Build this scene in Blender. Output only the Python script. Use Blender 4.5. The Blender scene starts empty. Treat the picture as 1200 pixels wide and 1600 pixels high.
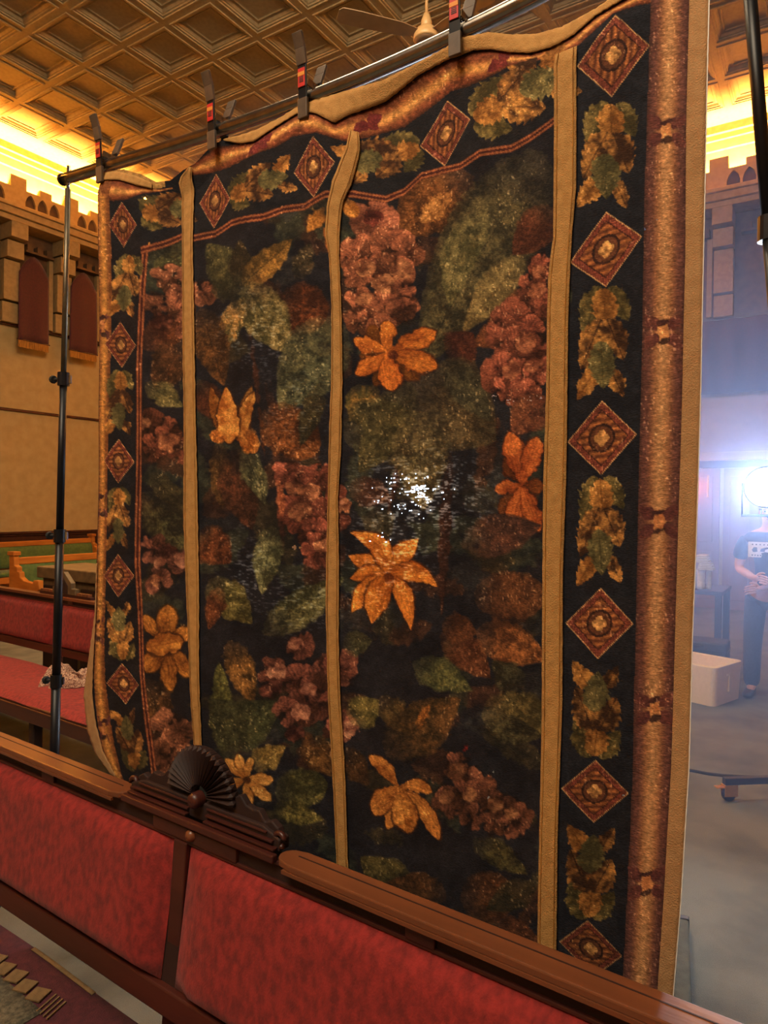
import bpy, math, random
import numpy as np
from mathutils import Vector, Matrix

SC = bpy.context.scene
COL = SC.collection
random.seed(7)
PI = math.pi

# ------------------------------------------------------------------ camera
F_PX, CAM_H = 1095.0, 1.68
def cam_axes(yaw, pit, roll):
    cy, sy = math.cos(yaw), math.sin(yaw)
    F = np.array([sy*math.cos(pit), cy*math.cos(pit), math.sin(pit)])
    R = np.array([cy, -sy, 0.0]); U = np.cross(R, F)
    return np.array([R*math.cos(roll)+U*math.sin(roll), -(-R*math.sin(roll)+U*math.cos(roll)), F])
CM = cam_axes(math.radians(57.18), math.radians(-0.67), math.radians(0.66))
CO = np.array([0.0, 0.0, CAM_H])
cam_data = bpy.data.cameras.new('camera'); cam = bpy.data.objects.new('camera', cam_data); COL.objects.link(cam)
cam_data.sensor_fit = 'HORIZONTAL'; cam_data.sensor_width = 36.0; cam_data.lens = F_PX/1200*36
cam_data.clip_start = 0.02; cam_data.clip_end = 100
m4 = Matrix.Identity(4)
for r in range(3):
    m4[r][0] = CM[0][r]; m4[r][1] = -CM[1][r]; m4[r][2] = -CM[2][r]; m4[r][3] = CO[r]
cam.matrix_world = m4
SC.camera = cam

# ------------------------------------------------------------------ world, exposure, big lights
W = bpy.data.worlds.new('world'); SC.world = W; W.use_nodes = True
W.node_tree.nodes['Background'].inputs[0].default_value = (0.9, 0.72, 0.5, 1)
W.node_tree.nodes['Background'].inputs[1].default_value = 0.02
SC.view_settings.view_transform = 'Standard'; SC.view_settings.look = 'None'
SC.view_settings.exposure = 0.0; SC.view_settings.gamma = 1.0; SC.view_settings.use_curve_mapping = False
SC.cycles.use_denoising = True
SC.cycles.max_bounces = 6; SC.cycles.transparent_max_bounces = 8; SC.cycles.volume_bounces = 0
SC.cycles.sample_clamp_indirect = 4.0

def area(name, loc, target, sx, sy, power, col):
    d = bpy.data.lights.new(name, 'AREA'); d.shape = 'RECTANGLE'; d.size = sx; d.size_y = sy
    d.energy = power; d.color = col
    o = bpy.data.objects.new(name, d); COL.objects.link(o); o.location = loc
    o.rotation_euler = (Vector(target)-Vector(loc)).to_track_quat('-Z', 'Y').to_euler()
    return o
WALL_Y, WALL_X, CEIL = 12.5, 12.85, 7.95
# added warm fill lights, unseen overhead and behind the photographer
area('overhead_fill', (-1.6, 0.8, 5.6), (1.1, 1.0, 1.0), 2.4, 2.4, 250, (1.0, 0.80, 0.56))
area('hall_fill', (3.5, 3.0, 7.2), (6.0, 6.5, 0.0), 3.0, 3.0, 430, (1.0, 0.78, 0.50))
# fluorescent runs lying in the cove behind the parapets
area('cove_lamp_left', (5.0, WALL_Y-0.22, 6.90), (5.0, WALL_Y-0.30, 9.0), 17.0, 0.12, 6000, (1.0, 0.52, 0.11))
area('cove_lamp_right', (WALL_X-0.22, 4.0, 6.90), (WALL_X-0.30, 4.0, 9.0), 17.0, 0.12, 6000, (1.0, 0.52, 0.11))

# ------------------------------------------------------------------ helpers
def ray(u, v): return CM.T @ np.array([(u-600)/F_PX, (v-800)/F_PX, 1.0])
def at_x(u, v, x):
    d = ray(u, v); return CO + d*x/d[0]
def at_y(u, v, y):
    d = ray(u, v); return CO + d*y/d[1]
def at_z(u, v, z):
    d = ray(u, v); return CO + d*(z-CAM_H)/d[2]

def lin(c):
    out = []
    for x in c[:3]:
        x /= 255.0
        out.append(x/12.92 if x <= 0.04045 else ((x+0.055)/1.055)**2.4)
    return (out[0], out[1], out[2], 1.0)

def mat(name, c, rough=0.6, c2=None, scale=20.0, detail=4.0, bump=0.0, bscale=None, metal=0.0, sheen=0.0, stretch=None, spec=0.5, emit=None, estr=0.0, lo=0.35, hi=0.65):
    m = bpy.data.materials.new(name); m.use_nodes = True
    nt = m.node_tree; b = nt.nodes['Principled BSDF']
    b.inputs['Roughness'].default_value = rough; b.inputs['Metallic'].default_value = metal
    b.inputs['Specular IOR Level'].default_value = spec
    if sheen: b.inputs['Sheen Weight'].default_value = sheen
    tc = nt.nodes.new('ShaderNodeTexCoord'); mp = nt.nodes.new('ShaderNodeMapping')
    nt.links.new(tc.outputs['Object'], mp.inputs[0])
    if stretch: mp.inputs['Scale'].default_value = stretch
    no = nt.nodes.new('ShaderNodeTexNoise'); no.inputs['Scale'].default_value = scale; no.inputs['Detail'].default_value = detail
    nt.links.new(mp.outputs[0], no.inputs['Vector'])
    cr = nt.nodes.new('ShaderNodeValToRGB')
    cr.color_ramp.elements[0].position = lo; cr.color_ramp.elements[1].position = hi
    cr.color_ramp.elements[0].color = lin(c); cr.color_ramp.elements[1].color = lin(c2 or [min(255, x*1.12) for x in c])
    nt.links.new(no.outputs[0], cr.inputs[0]); nt.links.new(cr.outputs[0], b.inputs['Base Color'])
    if bump:
        n2 = nt.nodes.new('ShaderNodeTexNoise'); n2.inputs['Scale'].default_value = bscale or scale*4; n2.inputs['Detail'].default_value = 3
        nt.links.new(mp.outputs[0], n2.inputs['Vector'])
        bp = nt.nodes.new('ShaderNodeBump'); bp.inputs['Strength'].default_value = bump; bp.inputs['Distance'].default_value = 0.01
        nt.links.new(n2.outputs[0], bp.inputs['Height']); nt.links.new(bp.outputs[0], b.inputs['Normal'])
    if emit:
        b.inputs['Emission Color'].default_value = lin(emit); b.inputs['Emission Strength'].default_value = estr
    return m

class MB:
    """collects simple shapes into one mesh"""
    def __init__(s): s.v = []; s.f = []
    def add(s, vs, fs):
        o = len(s.v); s.v += [tuple(map(float, p)) for p in vs]; s.f += [tuple(i+o for i in f) for f in fs]; return s
    def box(s, x0, x1, y0, y1, z0, z1):
        x0, x1 = sorted((x0, x1)); y0, y1 = sorted((y0, y1)); z0, z1 = sorted((z0, z1))
        return s.add([(x0,y0,z0),(x1,y0,z0),(x1,y1,z0),(x0,y1,z0),(x0,y0,z1),(x1,y0,z1),(x1,y1,z1),(x0,y1,z1)],
                     [(3,2,1,0),(4,5,6,7),(0,1,5,4),(1,2,6,5),(2,3,7,6),(3,0,4,7)])
    def prism(s, pts, fn, d0, d1):
        """polygon pts (a,b) extruded between depths d0,d1; fn(a,b,d)->xyz"""
        n = len(pts)
        vs = [fn(a, b, d0) for a, b in pts] + [fn(a, b, d1) for a, b in pts]
        fs = [tuple(range(n-1, -1, -1)), tuple(range(n, 2*n))] + [(i, (i+1) % n, n+(i+1) % n, n+i) for i in range(n)]
        return s.add(vs, fs)
    def tube(s, path, r, n=10, cap=True):
        path = [Vector(p) for p in path]; rs = r if isinstance(r, (list, tuple)) else [r]*len(path)
        rings = []
        for i, p in enumerate(path):
            t = (path[min(i+1, len(path)-1)] - path[max(i-1, 0)])
            t = t.normalized() if t.length > 1e-9 else Vector((0,0,1))
            a = Vector((0,0,1)) if abs(t.z) < 0.9 else Vector((1,0,0))
            u = t.cross(a).normalized(); w = t.cross(u)
            rings.append([p + (u*math.cos(2*PI*k/n) + w*math.sin(2*PI*k/n))*rs[i] for k in range(n)])
        vs = [q for R in rings for q in R]; fs = []
        for i in range(len(path)-1):
            for k in range(n): fs.append((i*n+k, i*n+(k+1) % n, (i+1)*n+(k+1) % n, (i+1)*n+k))
        if cap: fs += [tuple(range(n-1, -1, -1)), tuple((len(path)-1)*n+k for k in range(n))]
        return s.add(vs, fs)
    def lathe(s, prof, c=(0,0,0), n=20, axis='z'):
        vs = []; fs = []
        for (r, h) in prof:
            for k in range(n):
                a = 2*PI*k/n; x, y = r*math.cos(a), r*math.sin(a)
                p = (x, y, h) if axis == 'z' else ((h, x, y) if axis == 'x' else (x, h, y))
                vs.append((p[0]+c[0], p[1]+c[1], p[2]+c[2]))
        for i in range(len(prof)-1):
            for k in range(n): fs.append((i*n+k, i*n+(k+1) % n, (i+1)*n+(k+1) % n, (i+1)*n+k))
        return s.add(vs, fs)
    def grid(s, P):
        h, w = len(P), len(P[0])
        return s.add([q for R in P for q in R], [(i*w+j, i*w+j+1, (i+1)*w+j+1, (i+1)*w+j) for i in range(h-1) for j in range(w-1)])
    def xf(s, fn): s.v = [tuple(fn(*p)) for p in s.v]; return s
    def build(s, name, m, parent=None, bevel=0.0, smooth=False, seg=2, sub=0, solid=0.0):
        me = bpy.data.meshes.new(name); me.from_pydata(s.v, [], s.f); me.update()
        return link_mesh(name, me, m, parent, bevel, smooth, seg, sub, solid)

def fix_normals(me):
    import bmesh
    bm = bmesh.new(); bm.from_mesh(me); bmesh.ops.recalc_face_normals(bm, faces=bm.faces); bm.to_mesh(me); bm.free()

def link_mesh(name, me, m, parent=None, bevel=0.0, smooth=False, seg=2, sub=0, solid=0.0):
    if len(me.vertices) < 60000: fix_normals(me)
    if m: me.materials.append(m)
    o = bpy.data.objects.new(name, me); COL.objects.link(o)
    if parent is not None: o.parent = parent
    if smooth: me.polygons.foreach_set('use_smooth', [True]*len(me.polygons))
    if solid:
        q = o.modifiers.new('solid', 'SOLIDIFY'); q.thickness = solid; q.offset = 0
    if bevel:
        q = o.modifiers.new('bevel', 'BEVEL'); q.width = bevel; q.segments = seg; q.limit_method = 'ANGLE'; q.angle_limit = math.radians(40)
    if sub:
        q = o.modifiers.new('sub', 'SUBSURF'); q.levels = sub; q.render_levels = sub
    return o
def tag(o, label=None, cat=None, group=None, kind=None):
    if label: o['label'] = label
    if cat: o['category'] = cat
    if group: o['group'] = group
    if kind: o['kind'] = kind
    return o
def empty(name, loc, label=None, cat=None, rz=0.0, group=None):
    o = bpy.data.objects.new(name, None); COL.objects.link(o); o.location = loc; o.rotation_euler = (0, 0, rz)
    o.empty_display_size = 0.1
    return tag(o, label, cat, group)
def struct(o): o['kind'] = 'structure'; return o
def dup(o, parent):
    c = o.copy(); COL.objects.link(c); c.parent = parent; return c
def copy_tree(o, parent=None):
    c = o.copy(); COL.objects.link(c); c.parent = parent
    for ch in list(o.children): copy_tree(ch, c)
    return c

# ------------------------------------------------------------------ materials
M = {}
M['carpet'] = mat('carpet', (84, 88, 84), 0.95, (112, 114, 107), 3.0, 8, 0.6, 300, lo=0.34, hi=0.6)
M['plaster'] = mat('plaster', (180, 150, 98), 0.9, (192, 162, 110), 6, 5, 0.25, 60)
M['cornice'] = mat('cornice_plaster', (170, 136, 86), 0.85, (184, 150, 98), 12, 5, 0.2, 80)
M['block'] = mat('block_plaster', (150, 124, 82), 0.9, (166, 138, 94), 14, 5, 0.3, 90)
M['frieze'] = mat('shaded_frieze_paint', (84, 60, 40), 0.9, (100, 74, 48), 9, 5, 0.2, 60)  # shade under the ledge and in the arches put into this colour
M['tin'] = mat('tin_ceiling_paint', (150, 130, 98), 0.6, (164, 143, 108), 18, 5, 0.18, 120)
M['maroon'] = mat('maroon_cloth', (60, 20, 30), 0.9, (72, 26, 36), 30, 5, 0.15, 160, sheen=0.2)
M['fringe'] = mat('gold_fringe', (190, 130, 48), 0.8, (130, 84, 28), 140, 2, 0.3, 200, stretch=(1, 1, 0.05))
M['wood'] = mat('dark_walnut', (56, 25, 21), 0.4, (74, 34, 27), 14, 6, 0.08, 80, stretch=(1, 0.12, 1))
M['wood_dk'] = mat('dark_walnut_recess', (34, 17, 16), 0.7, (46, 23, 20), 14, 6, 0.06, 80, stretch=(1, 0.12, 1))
M['cap'] = mat('worn_cap_wood', (104, 60, 38), 0.32, (126, 74, 46), 16, 6, 0.05, 80, stretch=(1, 0.1, 1))
M['velvet'] = mat('red_velvet', (110, 24, 23), 0.9, (148, 38, 34), 46, 8, 0.25, 240, sheen=0.08, stretch=(1, 1.2, 0.8))
M['green'] = mat('green_velvet', (70, 92, 44), 0.9, (86, 108, 54), 24, 6, 0.2, 200, sheen=0.2)
M['oak'] = mat('golden_oak', (176, 98, 34), 0.4, (204, 124, 48), 14, 5, 0.06, 80, stretch=(0.2, 0.2, 1))
M['black'] = mat('black_metal', (14, 15, 20), 0.4, (20, 21, 27), 20, spec=0.35)
M['rubber'] = mat('black_rubber', (18, 18, 19), 0.8, (26, 26, 27), 20)
M['steel'] = mat('steel_tube', (150, 142, 132), 0.24, (168, 160, 150), 40, metal=1.0)
M['chrome'] = mat('chrome', (200, 200, 205), 0.15, (215, 215, 220), 40, metal=1.0)
M['grip'] = mat('grey_vinyl_grip', (84, 70, 58), 0.4, (98, 82, 68), 40)
M['clampmetal'] = mat('clamp_steel', (116, 96, 70), 0.4, (130, 108, 80), 40, metal=0.7)
M['red'] = mat('red_sticker', (196, 36, 30), 0.5, (206, 44, 36), 40)
M['orange'] = mat('orange_sticker', (226, 142, 52), 0.5, (230, 150, 60), 40)
M['ink'] = mat('dark_ink', (34, 26, 26), 0.6, (40, 32, 30), 40)
M['fan'] = mat('cream_enamel', (188, 150, 102), 0.4, (196, 158, 108), 20)
M['fanblade'] = mat('tan_fan_blade', (120, 92, 66), 0.5, (130, 100, 72), 8)
M['linen'] = mat('linen_tape', (172, 126, 68), 0.95, (190, 142, 80), 60, 6, 0.4, 420)
M['linen2'] = mat('linen_binding', (168, 126, 82), 0.95, (180, 138, 92), 50, 6, 0.4, 420)
M['thread'] = mat('rimlit_selvage', (236, 230, 222), 0.8, (246, 240, 232), 60, estr=0)  # thread colour whitened to carry the lamp's rim light
M['foam'] = mat('white_foam', (226, 206, 178), 0.8, (234, 214, 188), 30, 4, 0.1, 200)
M['paper'] = mat('old_paper', (196, 186, 172), 0.9, (214, 204, 190), 30)
M['skin'] = mat('skin', (206, 150, 128), 0.5, (216, 160, 136), 20)
M['shirt'] = mat('navy_tshirt', (24, 30, 52), 0.9, (32, 38, 62), 18)
M['jeans'] = mat('dark_jeans', (38, 44, 66), 0.9, (50, 58, 80), 60)
M['hair'] = mat('brown_hair', (52, 36, 26), 0.6, (66, 46, 34), 60, stretch=(1, 1, 0.1))
M['shoe'] = mat('black_shoe', (24, 24, 27), 0.6, (32, 32, 36), 20)
M['print'] = mat('white_print', (220, 216, 220), 0.8, (228, 224, 228), 30)
M['printink'] = mat('blue_print_ink', (40, 52, 96), 0.8, (50, 62, 106), 30)
M['case'] = mat('black_case', (34, 34, 42), 0.6, (44, 44, 52), 20)
M['bluewall'] = mat('lower_wall_paint', (168, 140, 112), 0.85, (178, 150, 120), 8, 5, 0.1, 60)
M['door'] = mat('brown_door', (128, 88, 66), 0.5, (142, 100, 74), 10, 5, 0.05, 60, stretch=(1, 1, 0.2))
M['brass'] = mat('brass', (214, 164, 92), 0.3, (224, 174, 100), 30, metal=0.8)
M['carved'] = mat('grey_brown_wood', (88, 72, 50), 0.6, (112, 92, 62), 16, 6, 0.2, 60)
M['scarf'] = mat('mottled_scarf', (120, 78, 66), 0.95, (206, 168, 140), 120, 4, 0.6, 120, lo=0.42, hi=0.62)
M['plinth'] = mat('grey_felt', (66, 70, 62), 0.95, (80, 84, 76), 30, 5, 0.3, 200)

# ------------------------------------------------------------------ room shell
X0, Y0 = -5.0, -6.0
fl = struct(MB().box(X0, WALL_X+0.2, Y0, WALL_Y+0.2, -0.12, 0.0).build('floor', M['carpet']))
struct(MB().box(X0, WALL_X+0.2, WALL_Y, WALL_Y+0.2, 0, CEIL+0.4).build('wall_left', M['plaster']))
struct(MB().box(WALL_X, WALL_X+0.2, Y0, WALL_Y, 0, CEIL+0.4).build('wall_right', M['plaster']))
struct(MB().box(X0-0.2, X0, Y0, WALL_Y+0.2, 0, CEIL+0.4).build('wall_back', M['plaster']))
struct(MB().box(X0, WALL_X+0.2, Y0-0.2, Y0, 0, CEIL+0.4).build('wall_front', M['plaster']))

# tin ceiling: flat border and slab, then every coffer as a panel of its own
G = 0.856; LX = 6.18; LY = 10.08
NX0, NX1, NY0, NY1 = -5, 7, -2, 13           # lattice lines in use
cx0, cx1 = LX+NX0*G, LX+NX1*G                # 1.9 .. 12.17
cy1, cy0 = LY-NY0*G, LY-NY1*G                # 11.79 .. -1.05
b = MB()
b.box(X0, WALL_X+0.2, Y0, WALL_Y+0.2, CEIL+0.26, CEIL+0.4)
b.box(X0, WALL_X, cy1, WALL_Y, CEIL, CEIL+0.26); b.box(cx1, WALL_X, Y0, cy1, CEIL, CEIL+0.26)
b.box(X0, cx0, Y0, cy1, CEIL, CEIL+0.26); b.box(cx0, cx1, Y0, cy0, CEIL, CEIL+0.26)
ceil = struct(b.build('ceiling', M['tin']))
prof = [(0.0, 0.0), (0.045, 0.0), (0.05, -0.012), (0.065, -0.012), (0.07, 0.0), (0.095, 0.0), (0.10, 0.016), (0.115, 0.020),
        (0.135, 0.048), (0.15, 0.054), (0.165, 0.054), (0.17, 0.044), (0.185, 0.044), (0.19, 0.058), (0.205, 0.062)]
vs = []; fs = []
for (d, h) in prof:
    for sx, sy in ((0,0),(1,0),(1,1),(0,1)):
        vs.append((d if sx == 0 else G-d, d if sy == 0 else G-d, h))
for i in range(len(prof)-1):
    for k in range(4): fs.append((i*4+k, i*4+(k+1) % 4, (i+1)*4+(k+1) % 4, (i+1)*4+k))
fs.append(tuple((len(prof)-1)*4+k for k in range(4)))
coffer0 = MB().add(vs, fs).build('coffer', M['tin'], ceil)
first = True
for i in range(NX0, NX1):
    for j in range(NY0, NY1):
        x, y = LX+i*G, LY-(j+1)*G
        if not first: c = dup(coffer0, ceil)
        else: c = coffer0; first = False
        c.location = (x, y, CEIL)

# castle-like facade: parapet with merlons, corbel arches, ledge, hanging pilasters
def facade(name, u0, u1, phase, to_world, n_blocks):
    root = struct(empty(name, (0, 0, 0)))
    def w3(u, z, d): return to_world(u, d, z)
    pf0, pf1 = 0.38, 0.50
    # cornice where wall meets ceiling
    b = MB()
    for (d0, d1, z0, z1) in ((0, 0.20, CEIL-0.12, CEIL), (0, 0.13, CEIL-0.20, CEIL-0.12), (0, 0.07, CEIL-0.34, CEIL-0.20)):
        b.prism([(u0, z0), (u1, z0), (u1, z1), (u0, z1)], w3, d0, d1)
    b.build('ceiling_cornice', M['cornice'], root)
    b = MB()
    b.prism([(u0, 6.72), (u1, 6.72), (u1, 6.79), (u0, 6.79)], w3, 0, 0.56)
    b.prism([(u0, 6.60), (u1, 6.60), (u1, 6.72), (u0, 6.72)], w3, 0, 0.52)
    b.prism([(u0, 6.51), (u1, 6.51), (u1, 6.60), (u0, 6.60)], w3, 0, 0.46)
    b.build('ledge', M['cornice'], root, bevel=0.012)
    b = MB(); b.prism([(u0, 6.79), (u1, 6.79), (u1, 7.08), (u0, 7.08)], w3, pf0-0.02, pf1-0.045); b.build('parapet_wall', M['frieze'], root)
    # face of the parapet with pointed openings left between its pieces
    aw, ap = 0.19, 0.225
    def face_piece(k):
        c = phase + 0.215 + k            # left arch centre of this bay (u)
        cs = [c, c+ap, c+2*ap]
        out = []
        ub = phase - 0.5 + k + 0.0
        bb = MB()
        edges = [(phase-0.14+k, phase+0.14+k)]
        # solid under the big merlon, then piers between arches
        piers = [(phase-0.13+k, cs[0]-aw/2), (cs[0]+aw/2, cs[1]-aw/2), (cs[1]+aw/2, cs[2]-aw/2), (cs[2]+aw/2, phase+0.87+k)]
        for a0, a1 in piers: bb.prism([(a0, 6.79), (a1, 6.79), (a1, 7.08), (a0, 7.08)], w3, pf1-0.045, pf1)
        for cc in cs:
            L = [(cc-aw/2, 6.88), (cc-aw*0.36, 6.96), (cc-aw*0.16, 7.01), (cc, 7.035)]
            R = [(2*cc-x, z) for x, z in reversed(L[:-1])]
            pts = L+R
            for q in range(len(pts)-1):
                (xa, za), (xb, zb) = pts[q], pts[q+1]
                bb.prism([(xa, za), (xb, zb), (xb, 7.08), (xa, 7.08)], w3, pf1-0.045, pf1)
        bb.build('arcade_panel', M['cornice'], root)
        m = MB(); m.prism([(phase-0.14+k, 7.08), (phase+0.14+k, 7.08), (phase+0.14+k, 7.28), (phase-0.14+k, 7.28)], w3, pf0, pf1); m.build('merlon', M['cornice'], root)
        m = MB(); m.prism([(phase+0.39+k, 7.08), (phase+0.61+k, 7.08), (phase+0.61+k, 7.19), (phase+0.39+k, 7.19)], w3, pf0, pf1); m.build('merlon', M['cornice'], root)
    for k in range(math.ceil(u0-phase)+1, math.floor(u1-phase)-1): face_piece(k)
    # darker frieze below the ledge, flush plates with the recessed bays left open
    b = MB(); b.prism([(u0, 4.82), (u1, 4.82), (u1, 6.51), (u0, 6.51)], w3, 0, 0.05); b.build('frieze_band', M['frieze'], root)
    b = MB(); b.prism([(u0, 4.79), (u1, 4.79), (u1, 4.83), (u0, 4.83)], w3, 0, 0.075); b.build('frieze_moulding', M['wood'], root)
    for k in n_blocks:
        c = phase + 0.055 + k
        for (z0, z1, d, hw, nm) in ((6.24, 6.51, 0.46, 0.15, 'corbel_block'), (5.92, 6.21, 0.33, 0.15, 'corbel_block'), (5.20, 5.90, 0.21, 0.145, 'pilaster_block'), (4.82, 5.17, 0.16, 0.145, 'pilaster_block')):
            bb = MB(); bb.prism([(c-hw, z0), (c+hw, z0), (c+hw, z1), (c-hw, z1)], w3, 0.0, d); bb.build(nm, M['block'], root, bevel=0.008)
        # little crenellated shelf above the bay, and the slim outer jamb
        bb = MB(); u = c+0.52
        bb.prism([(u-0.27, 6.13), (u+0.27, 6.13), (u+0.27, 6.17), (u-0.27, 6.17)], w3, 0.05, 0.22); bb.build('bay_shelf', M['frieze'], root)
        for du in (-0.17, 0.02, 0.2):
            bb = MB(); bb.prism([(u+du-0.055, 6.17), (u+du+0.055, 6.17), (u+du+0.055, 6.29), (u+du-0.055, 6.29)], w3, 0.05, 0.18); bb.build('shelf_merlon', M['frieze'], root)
        bb = MB(); bb.prism([(c+0.74, 4.84), (c+0.82, 4.84), (c+0.82, 6.13), (c+0.74, 6.13)], w3, 0.05, 0.13); bb.build('bay_jamb', M['block'], root)
    return root
facade('trim_1', X0, WALL_X, 6.80, lambda u, d, z: (u, WALL_Y-d, z), range(-2, 6))
facade('trim_2', -WALL_Y, 5.5, -1.61-0.055, lambda u, d, z: (WALL_X-d, -u, z), range(-4, 5))

# picture rail, wainscot and its cap on the left wall
struct(MB().box(X0, WALL_X, WALL_Y-0.03, WALL_Y, 3.27, 3.32).build('trim_3', M['wood'], None, 0.006))
b = MB(); b.box(X0, WALL_X, WALL_Y-0.05, WALL_Y, 0, 1.02); b.box(X0, WALL_X, WALL_Y-0.08, WALL_Y, 1.02, 1.06); b.box(X0, WALL_X, WALL_Y-0.11, WALL_Y, 1.06, 1.10)
struct(b.build('baseboard_left', M['wood'], None, 0.006))

# banners hanging in the bays of the left wall
def banner(uc, label):
    root = empty('banner', (uc, WALL_Y-0.24, 4.4), label, 'banner', group='maroon banners on the castle wall')
    w, zt = 0.28, 1.67
    n = 15
    P = []
    for i in range(n):
        a = -1+2*i/(n-1)
        top = 1.34+(zt-1.34)*(1-abs(a)**1.7)
        col = []
        for j in range(12):
            t = j/11
            flare = 1+0.05*(1-t)
            col.append((a*w*flare, 0.012*math.sin(a*5+uc*3)*(1-t), 0.13+(top-0.13)*t))
        P.append(col)
    MB().grid(P).build('cloth', M['maroon'], root, smooth=True, solid=0.008)
    MB().tube([(-w*1.1, 0, 0.135), (w*1.1, 0, 0.135)], 0.012, 8).build('rod', M['wood'], root)
    b = MB()
    for i in range(28):
        a = -w*1.02 + 2*w*1.02*i/28
        b.box(a, a+0.017, -0.004, 0.004, 0.006*math.sin(i*2.3), 0.125)
    f = b.build('fringe', M['fringe'], root); tag(f, kind='stuff')
    return root
for k in range(-2, 6):
    c = 6.80+0.055+k+0.385
    txt = {0: 'maroon pointed banner with gold fringe, left of the black stand pole', 1: 'maroon pointed banner with gold fringe, between stand pole and tapestry'}.get(k)
    if txt: banner(c, txt)

# right wall: maroon curtain band, door band, doors, sconce
cur = []
yy = [0.2+2.6*i/60 for i in range(61)]
for y in yy:
    cur.append([(WALL_X-0.12+0.03*math.sin(y*16), y, z) for z in (3.56, 4.0, 4.4, 4.77)])
o = MB().grid(cur).build('curtain', M['maroon'], None, smooth=True, solid=0.01)
tag(o, 'wide maroon curtain band high on the right wall above the doors', 'curtain')
b = MB(); b.box(WALL_X-0.05, WALL_X, -2, 6, 2.60, 3.50); struct(b.build('trim_4', M['bluewall']))
b = MB(); b.box(WALL_X-0.12, WALL_X, -2, 6, 2.46, 2.60); struct(b.build('trim_5', M['plaster'], None, 0.01))
b = MB(); b.box(WALL_X-0.09, WALL_X, -2, 6, 2.34, 2.46); struct(b.build('trim_6', M['wood'], None, 0.01))
for k, (ya, yb) in enumerate(((1.63, 2.55), (0.66, 1.57), (-0.3, 0.6))):
    r = struct(empty('door_%d' % (k+1), (WALL_X-0.05, ya, 0)))
    w = yb-ya
    MB().box(-0.0, 0.05, 0, w, 0, 2.33).build('door_leaf', M['door'], r, 0.004)
    for z0, z1 in ((0.15, 0.95), (1.1, 2.2)):
        for q in range(2):
            a0 = 0.1+q*(w/2-0.03); b = MB(); b.box(-0.018, 0.0, a0, a0+w/2-0.17, z0, z1); b.build('door_panel', M['door'], r, 0.012)
    MB().box(-0.03, 0.0, 0.16, 0.19, 1.85, 2.22).build('push_bar', M['brass'], r, 0.006)
sc_ = empty('wall_sconce', (WALL_X-0.09, 2.02, 2.02), 'small orange glowing wall light on the door behind the linen edge', 'lamp')
MB().lathe([(0.001, 0.0), (0.05, 0.0), (0.05, 0.02), (0.02, 0.03), (0.02, 0.0)], axis='x', c=(0.0, 0, 0)).build('back_plate', M['brass'], sc_)
MB().lathe([(0.001, -0.16), (0.04, -0.14), (0.055, -0.09), (0.05, -0.03), (0.02, 0.0)], axis='x').build('lamp_shade', mat('lit_amber_glass', (255, 170, 80), 0.4, None, 20, emit=(255, 120, 30), estr=14), sc_, smooth=True)
pl = bpy.data.lights.new('sconce_bulb', 'POINT'); pl.energy = 9; pl.color = (1, 0.32, 0.06); pl.shadow_soft_size = 0.05
po = bpy.data.objects.new('sconce_bulb', pl); COL.objects.link(po); po.location = (WALL_X-0.36, 2.02, 2.02)

# ------------------------------------------------------------------ tapestry: cloth surface
def bar_x(Y): return 1.272
TOPPX = [(158,272),(165,271),(185,268),(215,275),(240,287),(262,284),(282,268),(300,258),(330,227),(352,219),(380,212),(405,204),(440,186),(478,162),(500,157),
         (560,139),(600,128),(650,103),(700,76),(720,62),(766,53),(800,57),(840,56),(880,45),(930,18),(960,-2),(1000,-30),(1060,-60),(1110,-80)]
_t = [at_x(u, v, 1.27) for u, v in TOPPX]
TY = np.array([p[1] for p in _t])[::-1]; TZ = np.array([p[2] for p in _t])[::-1]
def z_top(Y): return np.interp(Y, TY, TZ)
def edge_pts(px):
    q = [at_x(u, v, 1.27) for u, v in px]
    z = np.array([p[2] for p in q]); y = np.array([p[1] for p in q]); o = np.argsort(z); return z[o], y[o]
LEZ, LEY = edge_pts([(163,272),(161,330),(160,400),(157,600),(150,850),(146,950),(138,1030),(131,1085),(137,1140),(150,1180),(172,1212),(190,1240)])
REZ, REY = edge_pts([(1108,-80),(1108,0),(1105,200),(1098,500),(1094,640),(1088,850),(1083,1000),(1078,1200),(1066,1400),(1053,1560),(1046,1640)])
def disp(Y, z):
    zt = z_top(Y); d = np.clip(zt-z, 0, 3)
    f = 0.022*np.exp(-d/0.35)*np.sin(Y*9.5+0.6)*np.clip(d/0.06, 0, 1)
    f = f+0.007*np.sin(Y*7.0+1.0+0.8*z)*np.clip(d/0.3, 0, 1)
    f = f+0.0025*np.sin(Y*31+2.2*np.sin(z*5))*np.clip(d/0.2, 0, 1)
    return f
def surf(Y, z, off=0.0):
    return bar_x(Y)-0.004+disp(Y, z)-off
NU, NV = 760, 1000
ZB = 0.34
pxs = np.linspace(150, 1087, NU)
Yc = np.array([at_x(p, 795, 1.27)[1] for p in pxs])
s = np.linspace(0, 1, NU)
T = np.linspace(0, 1, NV)[:, None]
ztc = z_top(Yc)[None, :]
Z = ztc+(ZB-ztc)*T
y_l0, y_r0 = Yc[0], Yc[-1]
Yg = Yc[None, :]+(np.interp(Z, LEZ, LEY)-y_l0)*(1-s[None, :])**6+(np.interp(Z, REZ, REY)-y_r0)*s[None, :]**10
Xp = np.full_like(Yg, 1.27)
D = np.stack([Xp, Yg, Z-CAM_H], -1) @ CM.T
PX = (600+F_PX*D[..., 0]/D[..., 2]).astype(np.float32); PY = (800+F_PX*D[..., 1]/D[..., 2]).astype(np.float32)
rng = np.random.default_rng(5)

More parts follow.
